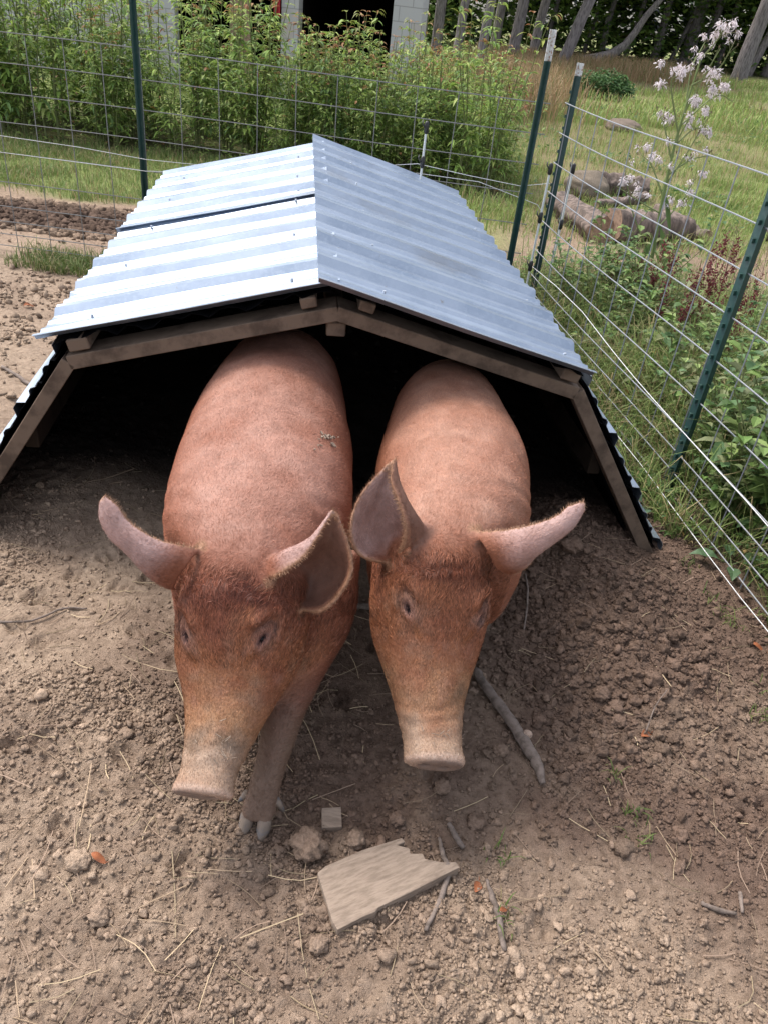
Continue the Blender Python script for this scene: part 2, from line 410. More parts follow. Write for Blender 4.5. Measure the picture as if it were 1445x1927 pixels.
# black lining under the sheets and on the sloping walls, closed back
def quad_sheet(name, pts, m_, th=.004, parent=shelter, n=1):
    me = bpy.data.meshes.new(name); me.from_pydata([tuple(p) for p in pts], [], [(0, 1, 2, 3)]); me.update()
    o = link(name, me, m_, parent); s_ = o.modifiers.new('t', 'SOLIDIFY'); s_.thickness = th; s_.offset = 0; return o
def wavy_lining(name, s0, z0, s1, z1, t0, t1, seed):
    mb = MB(); n_, k_ = 30, 12; vs = []; r = random.Random(seed)
    amp = [r.uniform(-1, 1) for _ in range(60)]
    for i in range(n_ + 1):
        f = i / n_; s = s0 + (s1 - s0) * f; z = z0 + (z1 - z0) * f
        for j in range(k_ + 1):
            t = t0 + (t1 - t0) * j / k_ + (0.012 * amp[i] if j == 0 else 0)
            dz = .006 * math.sin(9 * f * 6 + seed) * (1 - j / k_) + (.007 * amp[(i * 3) % 60] if j == 0 else 0)
            vs.append((s, t, z + dz))
    fs = [(i * (k_ + 1) + j, i * (k_ + 1) + j + 1, (i + 1) * (k_ + 1) + j + 1, (i + 1) * (k_ + 1) + j) for i in range(n_) for j in range(k_)]
    mb.add(vs, fs); o = mb.build(name, M_black, shelter); s_ = o.modifiers.new('t', 'SOLIDIFY'); s_.thickness = .0015; return o
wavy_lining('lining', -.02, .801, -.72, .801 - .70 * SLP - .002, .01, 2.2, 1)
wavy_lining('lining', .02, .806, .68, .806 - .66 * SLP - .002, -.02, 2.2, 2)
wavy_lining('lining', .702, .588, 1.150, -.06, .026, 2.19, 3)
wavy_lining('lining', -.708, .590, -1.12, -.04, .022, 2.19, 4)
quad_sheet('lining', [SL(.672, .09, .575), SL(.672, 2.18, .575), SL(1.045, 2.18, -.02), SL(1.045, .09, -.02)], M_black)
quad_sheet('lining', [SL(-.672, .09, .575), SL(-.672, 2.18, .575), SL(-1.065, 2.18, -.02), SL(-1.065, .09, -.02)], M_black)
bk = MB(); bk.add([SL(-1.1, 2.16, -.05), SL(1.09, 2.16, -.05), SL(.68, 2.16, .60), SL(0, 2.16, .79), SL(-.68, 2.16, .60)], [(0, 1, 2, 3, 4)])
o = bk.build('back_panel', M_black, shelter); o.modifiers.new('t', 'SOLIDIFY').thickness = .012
# sloping wall sheets, ribs running the length of the shelter
def wall_sheet(sg):
    top = Vector((sg * .704, 0, .592)); bot = Vector((sg * (1.156 if sg > 0 else 1.125), 0, -.06)); d = bot - top; L = d.length; d.normalize()
    nrm = Vector((d.z * -sg * -1, 0, 0)); nrm = Vector((-d.z, 0, d.x)); nrm = nrm if nrm.x * sg > 0 else -nrm
    vs = []; prof = ag_profile(L); nT = 24
    for (p, h_) in prof:
        for j in range(nT + 1):
            t = .03 + 2.15 * j / nT + (.01 * math.sin(p * 31) if j == 0 else 0)
            q = top + d * p + nrm * (.005 + h_ * 1.0 + .003 * math.sin(3 * t + p * 5)); vs.append((q.x, t, q.z))
    k = nT + 1
    fs = [(i * k + j, i * k + j + 1, (i + 1) * k + j + 1, (i + 1) * k + j) for i in range(len(prof) - 1) for j in range(nT)]
    mb = MB(); mb.add(vs, fs); o = mb.build('wall_sheet', M_metal, shelter); o.modifiers.new('t', 'SOLIDIFY').thickness = .0012
wall_sheet(1); wall_sheet(-1)
# ------------------------------------------------------------------ pigs
def catmull(P, n):
    """P: (k,d) control rows -> n per span"""
    P = np.asarray(P, float); Q = np.vstack([2 * P[0] - P[1], P, 2 * P[-1] - P[-2]]); out = []
    for i in range(1, len(Q) - 2):
        p0, p1, p2, p3 = Q[i - 1], Q[i], Q[i + 1], Q[i + 2]
        for t in np.arange(n) / n:
            out.append(.5 * ((2 * p1) + (-p0 + p2) * t + (2 * p0 - 5 * p1 + 4 * p2 - p3) * t * t + (-p0 + 3 * p1 - 3 * p2 + p3) * t ** 3))
    out.append(P[-1]); return np.array(out)
def loft(rings):
    rings = [np.asarray(r) for r in rings]; n = len(rings[0]); V = np.vstack(rings + [rings[0].mean(0)[None], rings[-1].mean(0)[None]]); F = []
    k = len(rings)
    for i in range(k - 1):
        for j in range(n):
            a, b = i * n + j, i * n + (j + 1) % n; F += [(a, b, b + n), (a, b + n, a + n)]
    for j in range(n):
        F.append((k * n, (j + 1) % n, j)); F.append((k * n + 1, (k - 1) * n + j, (k - 1) * n + (j + 1) % n))
    return V, F
def tube_np(pts, rad, n=16, flat=None):
    A = catmull([list(p) + [r] for p, r in zip(pts, rad)], 5); rings = []; u = None
    for i in range(len(A)):
        p = Vector(A[i, :3]); d = Vector(A[min(i + 1, len(A) - 1), :3] - A[max(i - 1, 0), :3]).normalized()
        if u is None: u = d.orthogonal().normalized()
        u = (u - d * u.dot(d)).normalized(); q = d.cross(u)
        rings.append([list(p + (u * cos(a) + q * sin(a)) * A[i, 3]) for a in np.arange(n) * 2 * pi / n])
    return loft(rings)
def ellipsoid(c, r, M=None, n=18):
    rings = []
    for i in range(1, n):
        th = pi * i / n; ring = []
        for k in range(2 * n):
            a = pi * k / n; v = Vector((r[0] * sin(th) * cos(a), r[1] * sin(th) * sin(a), r[2] * cos(th)))
            if M is not None: v = M @ v
            ring.append(list(Vector(c) + v))
        rings.append(ring)
    return loft(rings)
def ear_slab(rows, th=.0042):
    R = np.array([[list(PD(*p)) for p in r] for r in rows])       # rows x across x 3
    a = np.array([catmull(R[i], 5) for i in range(len(R))])
    b = np.array([catmull(a[:, j], 6) for j in range(a.shape[1])]).transpose(1, 0, 2)
    du = np.gradient(b, axis=0); dv = np.gradient(b, axis=1); N = np.cross(du, dv); N /= (np.linalg.norm(N, axis=2, keepdims=True) + 1e-9)
    n0, n1 = b.shape[:2]; t_ = np.full((n0, n1, 1), th)
    T = b + N * t_; B = b - N * t_
    V = np.vstack([T.reshape(-1, 3), B.reshape(-1, 3)]); F = []; o = n0 * n1
    for i in range(n0 - 1):
        for j in range(n1 - 1):
            q = i * n1 + j; F += [(q, q + 1, q + n1 + 1), (q, q + n1 + 1, q + n1), (o + q, o + q + n1 + 1, o + q + 1), (o + q, o + q + n1, o + q + n1 + 1)]
    border = [(0, j) for j in range(n1)] + [(i, n1 - 1) for i in range(1, n0)] + [(n0 - 1, j) for j in range(n1 - 2, -1, -1)] + [(i, 0) for i in range(n0 - 2, 0, -1)]
    bi = [i * n1 + j for i, j in border]
    for k in range(len(bi)):
        p, q = bi[k], bi[(k + 1) % len(bi)]; F += [(p, o + p, o + q), (p, o + q, q)]
    return (V, F), b, N
def vnormals(V, F):
    fn = np.cross(V[F[:, 1]] - V[F[:, 0]], V[F[:, 2]] - V[F[:, 0]]); N = np.zeros_like(V)
    for k in range(3): np.add.at(N, F[:, k], fn)
    return N / (np.linalg.norm(N, axis=1, keepdims=True) + 1e-12)
def make_pig(P, label, seed):
    rg = np.random.default_rng(seed)
    pieces = []
    # --- trunk, neck and head as one lofted spine. station: x, y, z(top), pitch, roll, half width, depth, wide, expo
    A = catmull(P['spine'], 6); rings = []; nR = 40
    for st in A:
        x, y, z, pit, rol, hw, dep, wide, ex, yaw = st
        f = Vector((sin(yaw) * cos(pit), -cos(yaw) * cos(pit), -sin(pit)))
        side = Vector((cos(yaw), sin(yaw), 0)); up = side.cross(f) * -1
        if up.z < 0: up = -up
        side, up = side * cos(rol) + up * sin(rol), up * cos(rol) - side * sin(rol)
        c = Vector((x, y, z)) - up * dep * wide; ring = []
        for k in range(nR):
            a = 2 * pi * k / nR; ca, sa = cos(a), sin(a)
            xx = hw * math.copysign(abs(ca) ** (2 / ex), ca); ht = dep * wide if sa > 0 else dep * (1 - wide)
            yy = ht * math.copysign(abs(sa) ** (2 / ex), sa)
            ring.append(list(c + side * xx + up * yy))
        rings.append(ring)
    pieces.append(loft(rings))
    for t in P['tubes']: pieces.append(tube_np(*t))
    for e in P['blobs']: pieces.append(ellipsoid(*e))
    ears = []
    for rows in P['ears']:
        sl_, grid, N = ear_slab(rows); pieces.append(sl_); ears.append((grid, N))
    V = []; F = []; b = 0
    for v, f in pieces:
        V.append(np.asarray(v)); F.append(np.asarray(f) + b); b += len(v)
    me = mesh_tri('tmp', np.vstack(V), np.vstack(F))
    to = bpy.data.objects.new('tmp', me); C.objects.link(to)
    rm = to.modifiers.new('r', 'REMESH'); rm.mode = 'VOXEL'; rm.voxel_size = .0042; rm.adaptivity = 0
    dg = bpy.context.evaluated_depsgraph_get(); ev = to.evaluated_get(dg); m2 = bpy.data.meshes.new_from_object(ev)
    bpy.data.objects.remove(to)
    n = len(m2.vertices); V = np.zeros(n * 3); m2.vertices.foreach_get('co', V); V = V.reshape(-1, 3)
    m2.calc_loop_triangles(); T = np.zeros(len(m2.loop_triangles) * 3, int); m2.loop_triangles.foreach_get('vertices', T); T = T.reshape(-1, 3)
    E = np.zeros(len(m2.edges) * 2, int); m2.edges.foreach_get('vertices', E); E = E.reshape(-1, 2)
    # distance to ears -> mask
    kd_pts = np.vstack([g.reshape(-1, 3) for g, _ in ears]); kd = KDTree(len(kd_pts))
    for i, p in enumerate(kd_pts): kd.insert(p, i)
    kd.balance()
    eb = np.vstack([g.reshape(-1, 3) for g, _ in ears]); lo = eb.min(0) - .04; hi = eb.max(0) + .04
    cand = np.where(((V > lo) & (V < hi)).all(1))[0]
    ed = np.full(n, 9.0); ei = np.zeros(n, int)
    for i in cand:
        _, j, d = kd.find(V[i]); ed[i] = d; ei[i] = j
    deg = np.zeros(n); np.add.at(deg, E[:, 0], 1); np.add.at(deg, E[:, 1], 1)
    earm = 1 - sstep(.008, .022, ed)
    def smooth(V, it, wgt):
        for _ in range(it):
            S = np.zeros_like(V)
            for k in range(3):
                S[:, k] = np.bincount(E[:, 0], V[E[:, 1], k], n) + np.bincount(E[:, 1], V[E[:, 0], k], n)
            V = V + wgt[:, None] * (S / deg[:, None] - V)
        return V
    V = smooth(V, 34, .62 * (1 - .93 * earm) + .0)
    V = smooth(V, 3, .4 * np.ones(n))
    N = vnormals(V, T)
    H = P['head']    # dict poll, dirn, up, side
    hp, hf, hu, hsd = [np.array(H[k]) for k in ('poll', 'f', 'up', 'side')]
    Q = V - hp; s_ = Q @ hf; u_ = Q @ hu; d_ = Q @ hsd
    # muscles, wrinkles and skin folds
    V = V + N * ((.007 * fbm3(V, 6, 2) + .0022 * fbm3(V * np.array([1, .5, 1]), 22, 2)) * (1 - earm))[:, None]
    headm = sstep(-.02, .05, s_) * (1 - earm) * (np.abs(d_) < .2) * sstep(0, .07, u_ + (.335 - .52 * s_))
    muz = headm * sstep(.19, .30, s_)
    wr = np.sin(s_ * 210 + 9 * d_ + 3 * fbm3(V, 20, 2)) * headm * sstep(.28, .34, s_) * (1 - sstep(.385, .395, s_)) * .0007
    bw = np.sin(s_ * 150 + 6 * fbm3(V, 15, 2)) * headm * np.exp(-((s_ - .055) / .04) ** 2) * np.exp(-(d_ / .09) ** 2) * .0012
    V = V + N * (wr + bw)[:, None]
    fold = np.exp(-((s_ + .13) / .06) ** 2) * (1 - earm) * (V[:, 2] > .25) * sstep(.04, .12, np.abs(d_))
    V = V + N * (fold * np.sin(s_ * 130 + 5 * fbm3(V, 8, 2)) * .0016)[:, None]
    bvh = BVHTree.FromPolygons([tuple(v) for v in V], [tuple(t) for t in T])
    # --- colours
    nb = fbm3(V, 14, 3); nf = fbm3(V, 60, 2)
    base = np.array(P['skin']); pale = np.array(P['pale']); dark = np.array(P['dark']); tan = np.array((.36, .20, .11)); dust = np.array((.37, .26, .19)); mud = np.array((.12, .09, .065))
    s0_ = s_; s_ = s_ + .035 * nb + .02 * fbm3(V, 35, 2)
    def mixc(c, b_, t): t = np.clip(t, 0, 1)[:, None]; return c * (1 - t) + b_ * t
    col = np.tile(base, (n, 1))
    col = mixc(col, pale, sstep(.2, .9, N[:, 2]) * (.62 + .6 * nb) * (1 - sstep(-.06, .02, s_)))  # sky sheen along the back painted in as paler upward-facing skin
    side_shade = 1 - sstep(.14, .42, V[:, 2] + .04 * nb)  # shade on the lower flanks, painted in as darker skin
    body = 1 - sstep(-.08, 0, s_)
    col = mixc(col, np.array(P['low']), side_shade * .75 * (1 - headm))
    orange = np.array((.31, .130, .062))
    col = mixc(col, dark, headm * np.exp(-((s_ - .05) / .07) ** 2) * np.exp(-(d_ / .13) ** 2) * (1.0 + .6 * nb))
    col = mixc(col, orange, headm * sstep(.08, .17, s_) * (1 - sstep(.30, .36, s_)) * (.45 + .9 * nb))
    col = mixc(col, tan, headm * sstep(.20, .30, s_) * (.75 + .5 * nb))
    col = mixc(col, dust, headm * sstep(.31, .39, s_) * (.9 + .5 * nb))
    col = mixc(col, mud, headm * np.exp(-((s_ - P['mud'][0]) / .022) ** 2) * np.exp(-(np.abs(np.abs(d_) - P['mud'][1]) / .03) ** 2) * (.75 + .8 * nb) * P['mud'][2])
    mot = fbm3(V, 32, 3); grey = np.array((.21, .15, .115))
    col = mixc(col, grey, headm * sstep(.10, .16, s_) * sstep(.0, .7, mot + .5 * nb) * .38)
    col = mixc(col, pale * .9, headm * sstep(.14, .2, s_) * (1 - sstep(.3, .36, s_)) * sstep(.1, .6, -mot) * .3)
    # ears
    gridN = np.vstack([nn.reshape(-1, 3) for _, nn in ears])
    isin = np.zeros(n)
    earpoint = kd_pts[ei]; sidev = np.einsum('ij,ij->i', V - earpoint, gridN[ei])
    off = 0
    isin = np.zeros(n); tipd = np.zeros(n); edg = np.zeros(n)
    for (g_, _), sgn in zip(ears, P['ear_in']):
        cnt = g_.shape[0] * g_.shape[1]; m_ = (ei >= off) & (ei < off + cnt) & (ed < .03)
        isin[m_] = (sidev[m_] * sgn > 0); loc = ei - off
        r_, c_ = loc // g_.shape[1], loc % g_.shape[1]
        edg[m_] = (np.maximum(np.abs(c_ / (g_.shape[1] - 1) - .5) * 2, sstep(.8, 1, r_ / (g_.shape[0] - 1))))[m_]
        tipd[m_] = (r_ / (g_.shape[0] - 1))[m_]
        off += cnt
    eout = np.array((.40, .27, .25)); ein = np.array((.17, .085, .06))
    col = mixc(col, eout, earm * (1 - isin) * (.85 + .4 * nb) * sstep(.05, .3, tipd))
    col = mixc(col, ein, earm * isin * (1 - sstep(.80, 1, edg)) * (.95 + .4 * nb))
    col = mixc(col, np.array((.33, .18, .105)), earm * sstep(.86, .99, edg) * .8)
    # snout disc
    s_ = s0_
    fd = np.array(Vector(hf) * cos(.36) + Vector(hu) * sin(.36)); sd_ = (V - (hp + hf * (P['slen'] + .004) + hu * .002)) @ fd
    disc = (headm > .3) * sstep(-.020, -.010, sd_) * (s_ > .3)
    col = mixc(col, np.array((.46, .33, .26)), disc)
    front = (s_ > .3) * (np.abs(d_) < .1) * (u_ > -.16) * sstep(-.0035, -.0005, sd_ - .004 * 0) * sstep(.55, .85, N @ fd)
    col = mixc(col, np.array((.15, .11, .095)), front * .8)
    # eyes
    for (ex_, ey_) in P['eyes']:
        o_ = Vector((0, 0, CAMH)); d0 = ray(ex_, ey_).normalized(); hit, nn, fi, dist = bvh.ray_cast(o_, d0)
        h_ = np.array(hit); nn = np.array(nn)
        sgn = 1 if (h_ - hp) @ hsd > 0 else -1
        tang = hf - nn * (hf @ nn); tang /= np.linalg.norm(tang); lat = np.cross(nn, tang)
        axis = tang * .92 + lat * (.38 if sgn * (lat @ hsd) < 0 else -.38); axis /= np.linalg.norm(axis); ac = np.cross(nn, axis)
        dv = V - h_; a1 = dv @ axis; a2 = dv @ ac; rr = np.linalg.norm(dv, axis=1)
        near = rr < .075
        el = np.sqrt((a1 / 2.3) ** 2 + a2 ** 2)
        upm = sstep(.012, -.012, a1 + .25 * np.abs(a2)); el = el * (1 + .16 * fbm3(V, 38, 2)); wob = 1 + .35 * fbm3(V, 45, 2); disp = (-.011 * np.exp(-(el / .0046) ** 2) + .0036 * np.exp(-((el - .0100) / .0050) ** 2) + upm * (-.0034 * np.exp(-((el - .018) / .004) ** 2) + .0060 * np.exp(-((el - .027) / .008) ** 2)) - (1 - upm) * .0022 * np.exp(-((el - .022) / .007) ** 2)) * wob
        V = V + nn[None] * (disp * near)[:, None]
        pn = np.clip(.75 + 1.3 * fbm3(V, 42, 3), .1, 1.2)
        col = mixc(col, np.array((.27, .165, .125)), near * np.exp(-(np.sqrt((a1 - .006) ** 2 / 2.6 + a2 ** 2) / .024) ** 2) * .75 * pn)
        col = mixc(col, np.array((.10, .055, .05)), near * upm * np.exp(-((el - .017) / .004) ** 2) * .55 * pn)  # shadow of the upper-lid fold painted into the skin
        col = mixc(col, np.array((.16, .09, .10)), near * np.exp(-(el / .0085) ** 2) * .8)
        col = mixc(col, np.array((.028, .014, .018)), near * np.exp(-(el / .0052) ** 4))
        tear = near * 0 + np.exp(-(a2 / .007) ** 2) * np.exp(-((a1 - .045) / .02) ** 2) * (rr < .09)
        col = mixc(col, np.array((.26, .10, .04)), tear * .7)
        P.setdefault('eyec', []).append((h_ - nn * .0145, nn, axis, ac))
        headm = headm * (1 - .0)
        P.setdefault('bald', []).append(h_)
    # nostrils
    fu = np.array(Vector(hu) * cos(.36) - Vector(hf) * sin(.36)); tip = hp + hf * (P['slen'] + .004) + hu * .002 - fu * .046
    for sg in (-1, 1):
        c_ = tip + hsd * sg * .020; dv = V - c_; r_ = np.sqrt((dv @ hsd) ** 2 + ((dv @ fu) / 1.25) ** 2); nm = (np.linalg.norm(dv, axis=1) < .04)
        V = V - fd[None] * (.014 * np.exp(-(r_ / .0095) ** 2) * nm)[:, None]
        col = mixc(col, np.array((.02, .012, .012)), nm * np.exp(-(r_ / .0095) ** 4))
    col = col * (1 + .12 * nf)[:, None]
    legm = (V[:, 2] < .17) & (headm < .1)
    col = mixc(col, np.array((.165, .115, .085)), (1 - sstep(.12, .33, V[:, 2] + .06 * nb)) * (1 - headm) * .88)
    N = vnormals(V, T); col = np.clip(col, .004, .9)
    root = tag(empty('pig', (float(V[:, 0].mean()), float(V[:, 1].mean()), 0)), label, 'pig')
    inv = np.array(root.location)
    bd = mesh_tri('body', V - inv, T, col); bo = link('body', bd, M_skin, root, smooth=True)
    for (c_, nn, ax, ac) in P['eyec']:
        v, f = ellipsoid(c_ - inv, (.0085, .0085, .0085)); link('eye', mesh_tri('eye', v, f), M_eye, root, smooth=True)
    # hooves
    for hv in P['hooves']: hoof(root, inv, *hv)
    # --- coat of hair
    fa = np.cross(V[T[:, 1]] - V[T[:, 0]], V[T[:, 2]] - V[T[:, 0]]); ar = np.linalg.norm(fa, axis=1) / 2
    cen = V[T].mean(1); bald = np.ones(len(T))
    for h_ in P['bald']: bald *= sstep(.003, .009, np.linalg.norm(cen - h_, axis=1))
    hs_ = (cen - hp) @ hf; hm = headm[T[:, 0]]
    dens = ar * bald * (1 - .93 * front[T[:, 0]]) * np.where(cen[:, 1] > 1.9, .35, 1) * (1 + 1.2 * hm) * np.where(cen[:, 2] < .04, .1, 1)
    iin = (earm * isin)[T[:, 0]]; ein_edge = edg[T[:, 0]]
    dens *= np.where((iin > .5) & (ein_edge < .75), .25, 1)
    edge_f = (earm[T[:, 0]] > .4) & (ein_edge > .86); dens *= np.where(edge_f, 1.0, 1)
    K = P['nhair']; pick = rg.choice(len(T), K, p=dens / dens.sum())
    r1 = rg.random(K); r2 = rg.random(K); sw = r1 + r2 > 1; r1[sw] = 1 - r1[sw]; r2[sw] = 1 - r2[sw]
    t0, t1, t2 = T[pick, 0], T[pick, 1], T[pick, 2]
    pt = V[t0] * (1 - r1 - r2)[:, None] + V[t1] * r1[:, None] + V[t2] * r2[:, None]; nn = N[t0]; cc = col[t0]
    hm_ = headm[t0]; em = earm[t0]; sh_ = s_[t0]
    flow = np.where((hm_ > .5)[:, None], -hf[None], np.array([.05, .94, -.33])[None])
    # hair whorl on the brow: the hair between the ears fans forward
    fan = np.exp(-((sh_ - .03) / .05) ** 2) * (hm_ > 0); flow = flow + fan[:, None] * (hf * 1.5 + hu * .4)[None]
    # on ears hair follows the ear towards the tip
    gd = np.vstack([np.gradient(g_, axis=0).reshape(-1, 3) for g_, _ in ears]); gd /= np.linalg.norm(gd, axis=1, keepdims=True) + 1e-9
    ga = []
    for g_, _ in ears:
        q_ = np.gradient(g_, axis=1); q_ /= np.linalg.norm(q_, axis=2, keepdims=True) + 1e-9
        sg_ = np.sign(np.linspace(-1, 1, g_.shape[1]))[None, :, None]; ga.append((q_ * sg_).reshape(-1, 3))
    ga = np.vstack(ga)
    ee = em > .4; flow[ee] = gd[ei[t0][ee]]
    ef = ee & (edg[t0] > .86); flow[ef] = gd[ei[t0][ef]] * .6 + ga[ei[t0][ef]] * 1.0
    flow = flow + rg.normal(0, .22, (K, 3)) + .35 * np.stack([fbm3(pt, 25, 1), fbm3(pt + 5, 25, 1), fbm3(pt + 9, 25, 1)], 1)
    tan_ = flow - nn * np.einsum('ij,ij->i', flow, nn)[:, None]; tan_[ef] = flow[ef]
    tan_ /= np.linalg.norm(tan_, axis=1, keepdims=True) + 1e-9
    L = np.full(K, .0095); L += .012 * np.exp(-((sh_ - .02) / .09) ** 2) * (hm_ > .2); L = np.where((hm_ > .5) & (sh_ > .2), .0065, L)
    L = np.where(sh_ > .34, np.where(hm_ > .5, .005, L), L); L = np.where(ee & ~ef, .007, L); L = np.where(ef, .008, L); L = L * rg.uniform(.6, 1.35, K)
    lift = np.where(ef, .05, .20) * rg.uniform(.5, 1.4, K)
    d1 = tan_ + nn * lift[:, None]; d1 /= np.linalg.norm(d1, axis=1, keepdims=True)
    p1 = pt + d1 * (L * .5)[:, None]; d2 = tan_ + nn * (lift * .3)[:, None] + np.array([0, 0, -.1]); d2 /= np.linalg.norm(d2, axis=1, keepdims=True); p2 = p1 + d2 * (L * .5)[:, None]
    wv = np.cross(tan_, nn + rg.normal(0, .5, (K, 3))); wv /= np.linalg.norm(wv, axis=1, keepdims=True) + 1e-9
    w0 = (.00031 * rg.uniform(.7, 1.3, K) * (1 + .55 * (hm_ > .5) * (sh_ < .2)))[:, None]; root0 = pt - nn * .001
    HV = np.stack([root0 - wv * w0, root0 + wv * w0, p1 - wv * w0 * .8, p1 + wv * w0 * .8, p2], 1).reshape(-1, 3)
    b = np.arange(K)[:, None] * 5
    HF = np.concatenate([b + np.array([[0, 1, 3]]), b + np.array([[0, 3, 2]]), b + np.array([[2, 3, 4]])], 0)
    tone = (1 + rg.uniform(-.30, .30, K) * (1 + 1.0 * (hm_ > .5)))[:, None] * np.where(rg.random(K) < .05, 1.4, 1)[:, None]
    hc = np.clip(cc * tone * np.array(P['hairtint'])[None], .01, .9); hc[ef] = np.array((.36, .20, .12)) * tone[ef] * .8
    hcol = np.repeat(np.clip(hc, 0, .95), 5, axis=0)
    link('hair', mesh_tri('hair', HV - inv, HF, hcol), M_hair, root)
    # crumbs of straw and dried mud on the coat
    for (a_, b_, k_, sp, mt, nm_) in P.get('specks', []):
        r_ = random.Random(int(a_))
        for _ in range(k_):
            mb = MB()
            ht = bvh.ray_cast(Vector((0, 0, CAMH)), ray(a_ + r_.gauss(0, sp[0]), b_ + r_.gauss(0, sp[1])).normalized())
            if ht[0] is None or ht[3] > 2.6: continue
            q = ht[0] + ht[1] * .004 - Vector(inv); dr = Vector((r_.gauss(0, 1), r_.gauss(0, 1), r_.gauss(0, 1))); dr = (dr - ht[1] * dr.dot(ht[1])).normalized() * r_.uniform(.2, 1) * sp[2]
            mb.tube([q - dr, q + dr], r_.uniform(.5, 1) * sp[3], 4); mb.build(nm_, mt, root)
    return root
def hoof(root, inv, c, fwd, sc=1.0):
    """two claws and two dewclaws round the foot at c, pointing fwd"""
    c = Vector(c) - Vector(inv); f = Vector(fwd).normalized(); s = f.cross(Vector((0, 0, 1))).normalized()
    for sg in (-1, 1):
        rings = []
        for (h_, back, fr, wd) in ((.036, -.006, .016, .0105), (.030, -.014, .022, .0142), (.014, -.016, .032, .0148), (.001, -.016, .039, .0138)):
            ring = []
            for k in range(14):
                a = 2 * pi * k / 14; rx = (fr - back) / 2
                px_ = (fr + back) / 2 + rx * cos(a); py_ = wd * sin(a) * (1 - .35 * max(0, cos(a)))
                ring.append(list(c + (f * (px_ + .002) + s * (sg * .0185 + py_) + Vector((0, 0, h_))) * sc))
            rings.append(ring)
        v, F = loft(rings); link('hoof', mesh_tri('hoof', v, F), M_hoof, root, smooth=True)
        mb = MB(); p = c + (-f * .028 + s * sg * .030 + Vector((0, 0, .055))) * sc
        mb.tube([p, p + (s * sg * .008 - f * .006 + Vector((0, 0, -.02))) * sc, p + (s * sg * .018 - f * .004 + Vector((0, 0, -.036))) * sc], [.009 * sc, .007 * sc, .003 * sc], 8)
        mb.build('dewclaw', M_hoof, root, True)
def leg_toes(c, sc=1):
    """skin ends of the two toes"""
    return []
# spine station: x, y, z(top), pitch, roll, half width, depth, wide, expo, yaw
def head_stations(hp, pit, rol, yaw, W=1.0):
    f = Vector((sin(yaw) * cos(pit), -cos(yaw) * cos(pit), -sin(pit))); side = Vector((cos(yaw), sin(yaw), 0)); up = side.cross(f) * -1
    if up.z < 0: up = -up
    side, up = side * cos(rol) + up * sin(rol), up * cos(rol) - side * sin(rol)
    st = []
    for s, n, hw, d, wd, ex in ((.045, .002, .118, .29, .42, 2.35), (.10, .0, .121, .275, .42, 2.5), (.155, -.010, .119, .25, .42, 2.5), (.21, -.024, .109, .215, .42, 2.4),
                                (.265, -.030, .090, .175, .44, 2.3), (.315, -.027, .074, .135, .46, 2.3), (.36, -.018, .064, .112, .47, 2.3), (.388, -.009, .0565, .096, .48, 2.25), (.402, -.002, .0590, .092, .5, 2.2), (.411, .004, .0640, .092, .5, 2.15), (.419, .004, .0640, .090, .5, 2.15), (.422, -.004, .054, .075, .5, 2.1)):
        p = Vector(hp) + f * s + up * n
        st.append((p.x, p.y, p.z, pit - .36 * max(0, min(1, (s - .372) / .035)), rol, hw * W * (1 - .09 * max(0, min(1, (s - .22) / .12)) * (W > 1)), d, wd, ex, yaw))
    return st, f, up, side
# ---- pig nearer the left: head lowered, one foreleg in view
pitL, rolL, yawL = radians(49), radians(6), radians(-1.5)
hpL = (-.262, 1.125, .535)
hst, f_, u_, s_v = head_stations(hpL, pitL, rolL, yawL, 1.05)
spineL = [(-.368, 2.36, .44, 0, 0, .03, .07, .5, 2, 0), (-.366, 2.34, .50, 0, 0, .09, .20, .5, 2, 0), (-.362, 2.28, .555, 0, 0, .137, .32, .5, 2.1, 0),
          (-.352, 2.15, .595, 0, 0, .178, .39, .5, 2.15, 0), (-.335, 1.93, .612, 0, 0, .207, .43, .5, 2.15, 0), (-.312, 1.70, .612, 0, 0, .222, .445, .5, 2.15, 0),
          (-.291, 1.50, .602, 0, 0, .219, .435, .48, 2.15, 0), (-.278, 1.35, .595, radians(4), 0, .200, .42, .46, 2.15, 0), (-.270, 1.24, .583, radians(18), 0, .172, .39, .44, 2.15, 0),
          (-.265, 1.16, .557, radians(38), rolL * .5, .143, .33, .42, 2.2, 0)] + hst
FL = (-.180, .948, 0)
